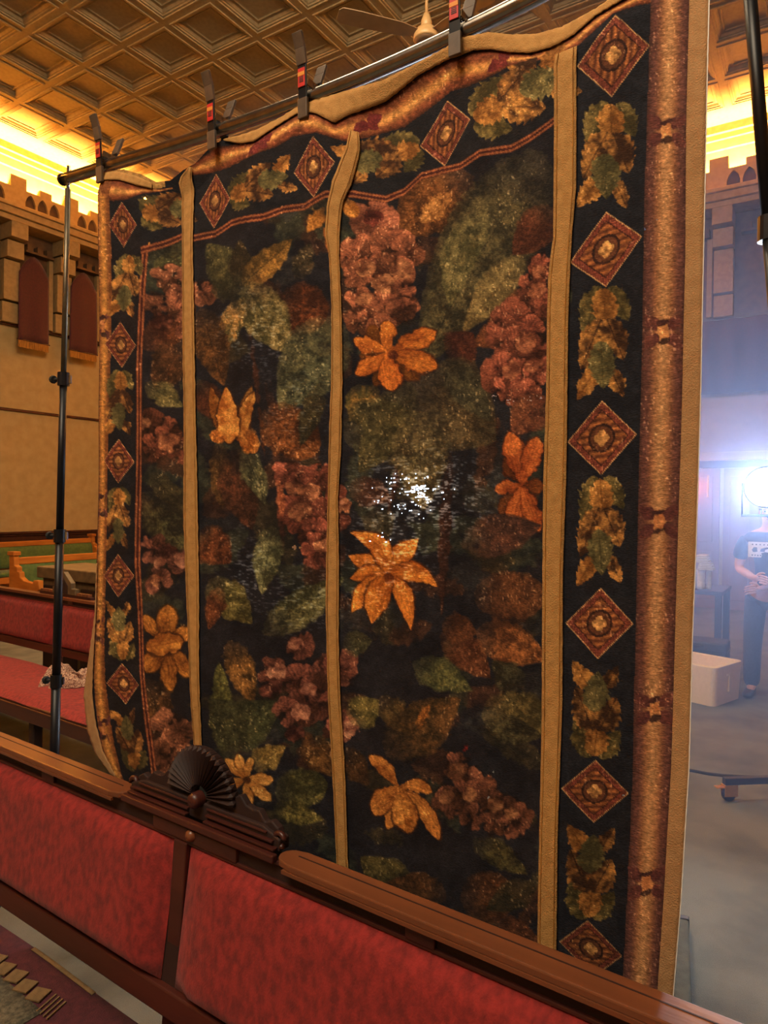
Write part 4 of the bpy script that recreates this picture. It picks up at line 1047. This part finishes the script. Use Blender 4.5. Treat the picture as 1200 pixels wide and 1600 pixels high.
tag(MB().grid(rows).build('cloth', M['scarf'], sf, smooth=True, sub=1), None)

# ------------------------------------------------------------------ green pews and carved box at the far left
def green_pew(p0, p1, label, arm):
    d = np.array(p1[:2])-np.array(p0[:2]); L = float(np.linalg.norm(d)); rz = math.atan2(d[1], d[0])
    root = empty('green_pew', (p0[0], p0[1], 0), label, 'pew', rz)
    # local x along the pew, local -y is the side that faces the camera
    b = MB(); b.box(0, L, -0.03, 0.04, 0.86, 0.95); b.build('top_rail', M['oak'], root, bevel=0.012)
    P = []
    for i in range(9):
        z = 0.50+0.36*i/8; e = min(1, min(i, 8-i)/2)
        P.append([(0.02+(L-0.04)*j/30, -0.02-0.035*math.sqrt(e*(2-e))-0.10*(0.86-z), z) for j in range(31)])
    MB().grid(P).build('back_cushion', M['green'], root, smooth=True)
    b = MB(); b.box(0, L, -0.02, 0.03, 0.12, 0.88); b.build('back_board', M['oak'], root)
    b = MB(); b.box(0.02, L-0.02, -0.60, -0.06, 0.41, 0.48); b.build('seat_cushion', M['green'], root, bevel=0.025, smooth=True)
    b = MB(); b.box(0.0, L, -0.58, -0.04, 0.30, 0.41); b.build('seat_frame', M['oak'], root, bevel=0.01)
    for k, x in enumerate((0.0, L)):
        # shaped end panel: tall back post, stepped down to the scrolled arm
        pts = [(0.05, 0.0), (0.05, 1.0), (-0.05, 1.0), (-0.06, 0.86), (-0.12, 0.84), (-0.12, 0.79), (-0.17, 0.78), (-0.18, 0.72), (-0.26, 0.68), (-0.44, 0.66), (-0.46, 0.70), (-0.56, 0.70), (-0.58, 0.60), (-0.52, 0.55), (-0.54, 0.40), (-0.58, 0.0)]
        b = MB(); b.prism(pts, lambda a, z, dd: (dd, a, z), x-0.035, x+0.035); b.build('end_panel', M['oak'], root, bevel=0.008)
        b = MB(); b.prism([(0.07, 0.98), (-0.07, 0.98), (-0.07, 1.03), (0.07, 1.03)], lambda a, z, dd: (dd, a, z), x-0.05, x+0.05); b.build('post_cap', M['oak'], root, bevel=0.008)
    return root
gA0 = at_z(22, 874, 0.93); gA1 = gA0+np.array([2.6, 0.35, 0])
gd = at_z(147, 866, 0.93)-gA0; gd[2] = 0; gd = gd/np.linalg.norm(gd)
green_pew(gA0, gA0+gd*2.4, 'golden oak pew with green back, its carved arm showing at the left edge', 0)
h0 = at_z(0, 849, 0.93); h1 = at_z(143, 842, 0.93); hd = h1-h0; hd[2] = 0; hd = hd/np.linalg.norm(hd)
green_pew(h0-hd*2.0, h1, 'golden oak pew with green back, furthest row below the wood wainscot', 0)
c0 = at_x(72, 892, 3.55); c1 = at_x(150, 885, 3.55)
bx = empty('carved_chest', (3.75, float(c0[1]+c1[1])/2, 0), 'grey brown carved wooden chest behind the far red pew', 'chest')
hw = float(abs(c0[1]-c1[1]))/2+0.05; zt = float(c0[2]+c1[2])/2
b = MB(); b.box(-0.20, 0.20, -hw, hw, 0.0, zt-0.10); b.build('body', M['carved'], bx, bevel=0.01)
b = MB(); b.box(-0.24, 0.24, -hw-0.03, hw+0.03, zt-0.10, zt); b.build('lid', M['carved'], bx, bevel=0.01)
for k in range(3):
    y = -hw+(2*hw)*(k+0.5)/3; b = MB(); b.box(-0.215, -0.19, y-hw*0.27, y+hw*0.27, 0.2, zt-0.16); b.build('front_panel', M['wood_dk'], bx, bevel=0.01)

# ------------------------------------------------------------------ ceiling fan
fc = at_z(666, 62, 7.0)
fan = empty('ceiling_fan', (fc[0], fc[1], 7.0), 'cream ceiling fan hanging on a long rod near the clamps', 'fan')
MB().tube([(0, 0, 0.22), (0, 0, CEIL-7.0+0.1)], 0.017, 12).build('down_rod', M['fan'], fan, smooth=True)
MB().lathe([(0.001, 0.30), (0.03, 0.30), (0.045, 0.26), (0.062, 0.21), (0.066, 0.15), (0.05, 0.13), (0.001, 0.13)], n=24).build('rod_cover', M['fan'], fan, smooth=True)
MB().lathe([(0.001, 0.15), (0.07, 0.14), (0.12, 0.10), (0.145, 0.04), (0.148, 0.0), (0.138, -0.012), (0.001, -0.012)], n=32).build('motor_housing', M['fan'], fan, smooth=True)
MB().lathe([(0.001, -0.035), (0.09, -0.032), (0.12, -0.022), (0.128, -0.010), (0.128, 0.0)], n=32).build('bottom_plate', M['fanblade'], fan, smooth=True)
bdir = at_z(520, 22, 7.05)-fc; a0 = math.atan2(bdir[1], bdir[0])
for k in range(3):
    a = a0+k*2*PI/3
    b = MB(); b.prism([(0.12, -0.05), (0.30, -0.085), (0.80, -0.10), (1.0, -0.095), (1.04, -0.06), (1.04, 0.06), (1.0, 0.095), (0.80, 0.10), (0.30, 0.085), (0.12, 0.05)], lambda p, q_, d: (p, q_, d+0.06+q_*0.2), -0.005, 0.005)
    o = b.build('blade', M['fanblade'], fan); o.rotation_euler = (0, 0, a)
MB().lathe([(0.001, CEIL-7.0+0.02), (0.07, CEIL-7.0+0.02), (0.06, CEIL-7.0-0.06), (0.02, CEIL-7.0-0.1)], n=20).build('canopy', M['fan'], fan, smooth=True)

# ------------------------------------------------------------------ right side: foam cooler, cases, lamp, person
pA, pB, pC = at_z(1117, 1107, 0), at_z(1161, 1091, 0), at_z(1080, 1099, 0)
dB = pB-pA; wB = float(np.linalg.norm(dB)); rz = math.atan2(dB[1], dB[0])
ck = empty('foam_cooler', (pA[0], pA[1], 0), 'open white foam cooler box on the grey carpet right of the tapestry', 'cooler', rz)
# local x: along the short visible end; local y: along its long side
wl = wB; ll = 0.62; hh = 0.335
def rr(x0, x1, y0, y1, r, n=5):
    pts = []
    for (cx_, cy_, a) in ((x1-r, y0+r, -PI/2), (x1-r, y1-r, 0), (x0+r, y1-r, PI/2), (x0+r, y0+r, PI)):
        pts += [(cx_+r*math.cos(a+PI/2*k/n), cy_+r*math.sin(a+PI/2*k/n)) for k in range(n+1)]
    return pts
o_b = rr(0.015, wl-0.015, 0.015, ll-0.015, 0.05); o_t = rr(0, wl, 0, ll, 0.055); i_t = rr(0.045, wl-0.045, 0.045, ll-0.045, 0.04); i_b = rr(0.06, wl-0.06, 0.06, ll-0.06, 0.035)
n = len(o_b); V = [(x, y, 0) for x, y in o_b]+[(x, y, 0.02) for x, y in o_b]+[(x, y, hh) for x, y in o_t]+[(x, y, hh) for x, y in i_t]+[(x, y, 0.06) for x, y in i_b]
Fc = [tuple(range(n-1, -1, -1)), tuple(4*n+k for k in range(n))]
for L in range(4): Fc += [(L*n+k, L*n+(k+1) % n, (L+1)*n+(k+1) % n, (L+1)*n+k) for k in range(n)]
MB().add(V, Fc).build('box_body', M['foam'], ck, bevel=0.006)
b = MB(); b.box(wl*0.5-0.015, wl*0.5+0.015, -0.004, 0.012, 0.10, 0.26); b.box(wl*0.5-0.05, wl*0.5+0.015, -0.004, 0.012, 0.24, 0.26); b.build('moulded_handle', M['foam'], ck, bevel=0.004)

c = at_x(1112, 1012, 7.35)
cs = empty('equipment_case', (7.30, float(c[1])+0.15, 0), 'black equipment case standing behind the foam cooler', 'case')
MB().box(-0.15, 0.15, -0.30, 0.22, 0, 0.42).build('case_body', M['case'], cs, 0.02)
MB().box(-0.155, 0.155, -0.305, 0.225, 0.33, 0.345).build('lid_seam', M['black'], cs, 0.002)
MB().tube([(-0.15, -0.1, 0.38), (-0.18, -0.08, 0.38), (-0.18, 0.02, 0.38), (-0.15, 0.04, 0.38)], 0.008, 8).build('handle', M['rubber'], cs)
# table with a pile of sheets hanging over its edge
tp = at_x(1096, 900, 7.6)
tb = empty('side_table', (7.90, float(tp[1])+0.25, 0), 'dark side table half hidden behind the linen edge', 'table')
MB().box(-0.35, 0.35, -0.45, 0.45, 0.815, 0.855).build('table_top', M['wood_dk'], tb, 0.006)
for sx in (-1, 1):
    for sy in (-1, 1): MB().box(sx*0.31-0.03, sx*0.31+0.03, sy*0.41-0.03, sy*0.41+0.03, 0, 0.815).build('leg', M['wood_dk'], tb, 0.005)
MB().box(-0.30, 0.30, -0.40, 0.40, 0.12, 0.16).build('shelf', M['wood_dk'], tb, 0.005)
sh = []
for k, (u0_, v0_, u1_, v1_) in enumerate(((1084, 882, 1106, 902), (1088, 893, 1113, 912), (1083, 905, 1100, 934), (1100, 906, 1109, 928))):
    a_ = at_x(u0_, v0_, 7.58); b_ = at_x(u1_, v1_, 7.58)
    r = empty('paper_bundle', (7.64+(0.0, 0.0, 0.03, 0.06)[k], float(a_[1]+b_[1])/2, (1.124, 1.052, 0.856, 0.856)[k]), ('pale paper bundle, topmost of the heap beside the linen edge', 'pale paper bundle in the middle of the heap, jutting furthest right', 'pale rolled paper bundle, lower left of the heap', 'small pale rolled paper bundle, lower right of the heap')[k], 'paper', group='paper bundles')
    w_ = float(abs(a_[1]-b_[1]))/2; h_ = (0.08, 0.07, 0.195, 0.195)[k]
    if k < 2:
        for q_ in range(4):
            MB().box(-0.02, 0.16, -w_+0.006*q_, w_-0.004*q_, h_*q_/4+0.002, h_*(q_+1)/4-0.002).build('sheet_stack', M['paper'], r, 0.004)
    else:
        sp = [(0.0+(w_*(1-t/14))*math.sin(t), -w_*0+(w_*(1-t/14))*math.cos(t), 0) for t in [0.45*i for i in range(28)]]
        P = [[(x+0.02, y, z) for (x, y, _) in sp] for z in [h_*i/6 for i in range(7)]]
        MB().grid(P).build('rolled_sheet', M['paper'], r, smooth=True, solid=0.003)

# cable and flat grey plinth on the floor
pts = [at_z(1060, 1202, 0.006), at_z(1080, 1204, 0.006), at_z(1105, 1209, 0.006), at_z(1130, 1212, 0.006), at_z(1165, 1214, 0.006), at_z(1200, 1215, 0.006), at_z(1250, 1213, 0.006)]
o = MB().tube(pts, 0.011, 8).build('floor_cable', M['rubber'], None, smooth=True); tag(o, 'black cable lying across the grey carpet behind the lamp stand leg', 'cable')
q0 = at_z(1076, 1462, 0.0)
pb = empty('floor_plinth', (q0[0], q0[1], 0), 'low grey felt covered beam on the carpet at the foot of the tapestry', 'beam', 0.18)
MB().box(-0.62, 0.02, 0.0, 0.055, 0.0, 0.06).build('beam_body', M['plinth'], pb, 0.008)
MB().box(0.0, 0.026, -0.002, 0.058, 0.0, 0.064).build('end_plate', M['case'], pb, 0.004)

# LED studio lamp on a rolling stand
lx, ly, lz = [float(t) for t in at_x(1198, 762, 4.6)]
sx_, sy_ = 4.72, ly-0.19
ls = empty('studio_lamp', (sx_, sy_, 0), 'bright blue-white studio lamp on a rolling stand at the right edge', 'lamp')
MB().tube([(0, 0, 0.14), (0, 0, lz-0.16)], 0.016, 14).build('pole', M['black'], ls, smooth=True)
MB().tube([(0, 0, lz-0.16), (lx-sx_+0.06, ly-sy_, lz-0.165)], 0.012, 10).build('offset_arm', M['black'], ls)
MB().lathe([(0.03, 0.10), (0.04, 0.10), (0.04, 0.22), (0.03, 0.22)], n=16).build('hub', M['black'], ls)
ft = at_z(1131, 1219, 0.12)
f0 = math.atan2(ft[1]-sy_, ft[0]-sx_); Lf = math.hypot(ft[1]-sy_, ft[0]-sx_)
for k in range(3):
    a = f0+k*2*PI/3
    b = MB(); b.box(0.03, Lf, -0.018, 0.018, 0.095, 0.135); lg = b.build('leg', M['case'], ls, bevel=0.004); lg.rotation_euler = (0, 0, a)
    b = MB(); b.lathe([(0.001, -0.014), (0.036, -0.014), (0.040, -0.008), (0.040, 0.008), (0.036, 0.014), (0.001, 0.014)], c=(Lf-0.03, 0.0, 0.040), axis='y', n=18); b.build('caster_wheel', M['rubber'], lg, smooth=False)
    b = MB(); b.box(Lf-0.075, Lf+0.005, -0.022, -0.017, 0.03, 0.09); b.box(Lf-0.075, Lf+0.005, 0.017, 0.022, 0.03, 0.09); b.box(Lf-0.075, Lf+0.005, -0.022, 0.022, 0.085, 0.096); b.build('caster_fork', M['brass'], lg, bevel=0.003)
    b = MB(); b.box(Lf+0.0, Lf+0.05, -0.02, 0.02, 0.078, 0.086); b.build('brake_pedal', M['brass'], lg, bevel=0.003)
head = MB().lathe([(0.001, 0.16), (0.07, 0.16), (0.09, 0.13), (0.095, 0.0), (0.11, -0.01), (0.12, -0.06), (0.112, -0.06), (0.10, -0.005), (0.001, 0.0)], axis='x', n=28).build('lamp_head', M['black'], ls, smooth=False)
tgt = Vector((0.0, 0.0, CAM_H))-Vector((lx, ly, lz)); head.location = (lx-sx_, ly-sy_, lz)
head.rotation_euler = (0, -math.atan2(tgt.z, -tgt.x)*1.0, math.atan2(-tgt.y, -tgt.x))
led = mat('led_face', (240, 246, 255), 0.4, None, 20, emit=(205, 224, 255), estr=60)
lens = MB().lathe([(0.001, -0.012), (0.06, -0.011), (0.098, -0.006)], axis='x', n=28).build('led_lens', led, head)
b = MB(); b.box(-0.02, 0.02, -0.135, -0.125, -0.16, 0.03); b.box(-0.02, 0.02, 0.125, 0.135, -0.16, 0.03); b.box(-0.02, 0.02, -0.135, 0.135, -0.17, -0.155); yk = b.build('yoke', M['black'], ls, bevel=0.003); yk.location = (lx-sx_+0.06, ly-sy_, lz); yk.rotation_euler = head.rotation_euler
d = bpy.data.lights.new('studio_beam', 'SPOT'); d.energy = 210; d.color = (0.72, 0.83, 1.0); d.shadow_soft_size = 0.09; d.spot_size = 2.6; d.spot_blend = 0.6
o = bpy.data.objects.new('studio_beam', d); COL.objects.link(o); o.location = (lx-0.17, ly, lz); o.rotation_euler = Vector((-1.0, 0.05, 0.0)).to_track_quat('-Z', 'Y').to_euler()

# panel light behind the cloth, shining through the worn places
px_, py_, pz_ = [float(t) for t in at_x(652, 770, 2.25)]
pn = empty('panel_light', (px_+0.1, py_, 0), 'square studio panel light glimpsed through the worn holes of the tapestry', 'lamp')
MB().box(-0.05, -0.03, -0.28, 0.28, pz_-0.24, pz_+0.24).build('light_face', mat('panel_face', (240, 246, 255), 0.4, None, 20, emit=(200, 224, 255), estr=4), pn)
MB().box(-0.03, 0.03, -0.30, 0.30, pz_-0.26, pz_+0.26).build('housing', M['black'], pn, 0.006)
MB().tube([(0.0, 0, 0.02), (0.0, 0, pz_-0.25)], 0.014, 12).build('pole', M['black'], pn)
for k in range(3):
    a = k*2*PI/3+0.4; MB().tube([(0, 0, 0.35), (0.38*math.cos(a), 0.38*math.sin(a), 0.012)], 0.010, 8).build('leg', M['black'], pn)

# ------------------------------------------------------------------ person at the right edge
pf = at_z(1192, 1096, 0.0)
PXc, PYc = 7.06, 0.49
per = empty('person', (PXc, PYc, 0), 'person in navy t-shirt and dark jeans standing behind the studio lamp, forearms crossed in front', 'person', 0.0)
# local frame: -x faces the photographer, +y is the person's right-hand side
def skin(name, verts, edges, radii, m, parent, root=0, sub=2):
    me = bpy.data.meshes.new(name); me.from_pydata(verts, edges, []); me.update()
    me.materials.append(m)
    o = bpy.data.objects.new(name, me); COL.objects.link(o); o.parent = parent
    md_ = o.modifiers.new('skin', 'SKIN'); md_.use_smooth_shade = True
    for i, r in enumerate(radii):
        sv = me.skin_vertices[0].data[i]; sv.radius = r if isinstance(r, tuple) else (r, r); sv.use_root = (i == root)
    sb_ = o.modifiers.new('sub', 'SUBSURF'); sb_.levels = sub; sb_.render_levels = sub
    return o
V = []; E_ = []; Rr = []
def vtx(p, r, par=None):
    V.append(p); Rr.append(r); i = len(V)-1
    if par is not None: E_.append((par, i))
    return i
pel = vtx((0, 0, 0.96), (0.15, 0.11))
bel = vtx((0, 0, 1.10), (0.14, 0.10), pel); che = vtx((-0.01, 0, 1.27), (0.165, 0.115), bel); upc = vtx((0, 0, 1.41), (0.14, 0.09), che)
nck = vtx((-0.005, 0, 1.50), 0.055, upc); hd0 = vtx((-0.02, 0, 1.58), (0.066, 0.075), nck); hd1 = vtx((-0.025, 0, 1.66), (0.072, 0.09), hd0); hd2 = vtx((-0.015, 0, 1.73), (0.055, 0.07), hd1)
hands = []
for sg, elb, wr, hnd in ((1, (0.02, 0.245, 1.13), (-0.22, 0.10, 1.075), (-0.255, 0.02, 1.065)), (-1, (0.02, -0.245, 1.12), (-0.20, 0.04, 0.985), (-0.225, 0.13, 0.97))):
    sh_ = vtx((0, sg*0.17, 1.41), 0.062, upc); a1 = vtx((0.0, sg*0.215, 1.30), 0.052, sh_); e1 = vtx(elb, 0.042, a1)
    mid = tuple((np.array(elb)*0.45+np.array(wr)*0.55)); f1 = vtx(mid, 0.038, e1); w1 = vtx(wr, 0.027, f1)
    dv = np.array(hnd)-np.array(wr); dv = dv/np.linalg.norm(dv)
    p1 = vtx(tuple(np.array(wr)+dv*0.05), (0.040, 0.018), w1); hands.append((np.array(wr), dv, sg))
for sg in (1, -1):
    h = vtx((0, sg*0.095, 0.90), 0.092, pel); k_ = vtx((-0.015, sg*0.115, 0.50), 0.062, h); c_ = vtx((0.01, sg*0.118, 0.34), 0.056, k_); an = vtx((0.02, sg*0.12, 0.09), 0.040, c_); tt = vtx((-0.12, sg*0.135, 0.035), 0.032, an)
body = skin('body', V, E_, Rr, M['skin'], per)
for wr, dv, sg in hands:
    up = np.array([0, 0, 1.0]); sd = np.cross(dv, up); sd = sd/np.linalg.norm(sd); cl = -0.6*up+0.0*sd
    kn = wr+dv*0.075
    for q_ in range(4):
        o_ = up*(0.030-0.020*q_); L0 = (0.038, 0.043, 0.041, 0.033)[q_]
        a_ = kn+o_-dv*0.03; b_ = kn+o_+dv*0.012; c_ = b_+dv*L0*0.8+sd*sg*0.012; d_ = c_+dv*L0*0.45+sd*sg*0.022; e_ = d_+dv*L0*0.15+sd*sg*0.02
        skin('finger', [tuple(a_), tuple(b_), tuple(c_), tuple(d_), tuple(e_)], [(0,1),(1,2),(2,3),(3,4)], [0.010, 0.010, 0.0088, 0.0078, 0.0065], M['skin'], body, 0, 1)
    a_ = wr+dv*0.02+up*0.015; b_ = wr+dv*0.045+up*0.045; c_ = wr+dv*0.075+up*0.058; d_ = wr+dv*0.10+up*0.056
    skin('thumb', [tuple(a_), tuple(b_), tuple(c_), tuple(d_)], [(0,1),(1,2),(2,3)], [0.014, 0.0115, 0.0095, 0.0075], M['skin'], body, 0, 1)
# face
b = MB(); b.add([(-0.118, 0, 1.655), (-0.112, 0.016, 1.615), (-0.112, -0.016, 1.615), (-0.142, 0, 1.622), (-0.105, 0, 1.605)], [(0,1,3),(0,3,2),(1,4,3),(3,4,2),(0,2,4,1)]); b.build('nose', M['skin'], body, smooth=True, sub=1)
for sg in (1, -1):
    b = MB(); b.lathe([(0.001, -0.012), (0.009, -0.008), (0.0125, 0.0), (0.009, 0.008), (0.001, 0.012)], c=(-0.101, sg*0.032, 1.652), n=12); b.build('eye', M['print'], body, smooth=True)
    b = MB(); b.lathe([(0.001, -0.003), (0.0055, 0.0)], c=(-0.113, sg*0.032, 1.652), n=10, axis='x'); b.build('iris', M['ink'], body)
    b = MB(); b.lathe([(0.001, -0.010), (0.012, -0.009), (0.017, 0.0), (0.012, 0.006), (0.001, 0.006)], c=(-0.01, sg*0.082, 1.645), n=12, axis='y'); b.xf(lambda x, y, z: (x, y, 1.645+(z-1.645)*1.7)).build('ear', M['skin'], body, smooth=True)
b = MB(); b.lathe([(0.001, -0.006), (0.022, -0.003), (0.024, 0.001), (0.001, 0.006)], c=(-0.098, 0, 1.586), n=14, axis='x'); b.xf(lambda x, y, z: (x, y, 1.586+(z-1.586)*0.35)).build('mouth', mat('lips', (170, 96, 86), 0.5), body, smooth=True)
b = MB()
rows = []
for i in range(12):
    t = i/11*0.62*PI; rows.append([])
    for j in range(24):
        a = 2*PI*j/24; back = 0.5+0.5*math.cos(a); tt_ = t*(0.72+0.38*back)
        rows[-1].append((-0.012+0.105*math.sin(tt_)*math.cos(a)+0.006*math.sin(j*3+i), 0.088*math.sin(tt_)*math.sin(a), 1.665+0.125*math.cos(tt_)))
    rows[-1].append(rows[-1][0])
MB().grid(rows).build('hair', M['hair'], body, smooth=True)
# clothes
V = []; E_ = []; Rr = []
p0 = vtx((0, 0, 0.93), (0.17, 0.125)); p1 = vtx((0, 0, 1.10), (0.162, 0.118), p0); p2 = vtx((-0.01, 0, 1.27), (0.185, 0.13), p1); p3 = vtx((0, 0, 1.42), (0.152, 0.105), p2); p4 = vtx((0, 0, 1.47), (0.085, 0.075), p3)
for sg in (1, -1):
    q1 = vtx((0, sg*0.18, 1.41), 0.080, p3); q2 = vtx((0.0, sg*0.222, 1.29), 0.072, q1); q3 = vtx((0.01, sg*0.240, 1.21), 0.070, q2)
shirt = skin('tshirt', V, E_, Rr, M['shirt'], per)
V = []; E_ = []; Rr = []
p0 = vtx((0, 0, 0.97), (0.165, 0.122))
for sg in (1, -1):
    h = vtx((0, sg*0.100, 0.86), 0.105, p0); k_ = vtx((-0.015, sg*0.118, 0.50), 0.082, h); c_ = vtx((0.01, sg*0.122, 0.30), 0.078, k_); an = vtx((0.02, sg*0.124, 0.07), 0.072, c_)
skin('jeans', V, E_, Rr, M['jeans'], per)
for sg in (1, -1):
    skin('shoe', [(0.07, sg*0.128, 0.045), (-0.02, sg*0.13, 0.048), (-0.12, sg*0.138, 0.04), (-0.19, sg*0.142, 0.036)], [(0,1),(1,2),(2,3)], [(0.045, 0.045), (0.046, 0.046), (0.05, 0.036), (0.042, 0.03)], M['shoe'], per, 1, 2)
# printed patch across the chest
def chest(y, z): return -0.142-0.012*0+0.55*y*y-0.02*(1-abs(z-1.30)/0.15)*0.5
b = MB().grid([[(chest(y, z)-0.004, y, z) for y in [0.155-0.31*j/14 for j in range(15)]] for z in [1.25+0.135*i/8-0.0 for i in range(9)]])
prt = b.build('shirt_print', M['print'], shirt, solid=0.003)
def ink(poly, off=0.0085):
    m = MB(); V_ = [(chest(y, z)-off, y, z) for y, z in poly]; m.add(V_, [tuple(range(len(V_)))]); return m
ink([(0.115, 1.295), (0.125, 1.315), (0.11, 1.338), (0.085, 1.338), (0.08, 1.30)]).build('print_emblem', M['printink'], prt)
ink([(0.06, 1.30), (0.055, 1.325), (0.01, 1.34), (-0.06, 1.338), (-0.13, 1.325), (-0.135, 1.302)]).build('print_emblem', M['printink'], prt)
b = MB()
for z0, n_ in ((1.362, 9), (1.268, 12)):
    for q_ in range(n_):
        y = 0.12-0.24*q_/(n_-1); b.add([(chest(y, z0)-0.0085, y+0.006, z0-0.006), (chest(y, z0)-0.0085, y-0.005, z0-0.006), (chest(y, z0)-0.0085, y-0.005, z0+0.006), (chest(y, z0)-0.0085, y+0.006, z0+0.005)], [(0,1,2,3)])
b.build('print_lettering', M['printink'], prt)

# ------------------------------------------------------------------ scatter volume added to imitate the lens veil round the studio lamp
hz = MB().box(1.75, 12.4, -3.2, 2.35, 0.01, 3.1).build('lens_veil', None)
hm = bpy.data.materials.new('veil_scatter'); hm.use_nodes = True; nt = hm.node_tree
for nd in list(nt.nodes):
    if nd.type == 'BSDF_PRINCIPLED': nt.nodes.remove(nd)
vs_ = nt.nodes.new('ShaderNodeVolumeScatter'); vs_.inputs['Density'].default_value = 0.07; vs_.inputs['Anisotropy'].default_value = 0.5; vs_.inputs['Color'].default_value = (0.5, 0.6, 1.0, 1)
nt.links.new(vs_.outputs[0], nt.nodes['Material Output'].inputs['Volume'])
hz.data.materials.append(hm); tag(hz, 'thin bluish scatter volume added for the lens glare around the studio lamp', 'lens_veil', kind='stuff')
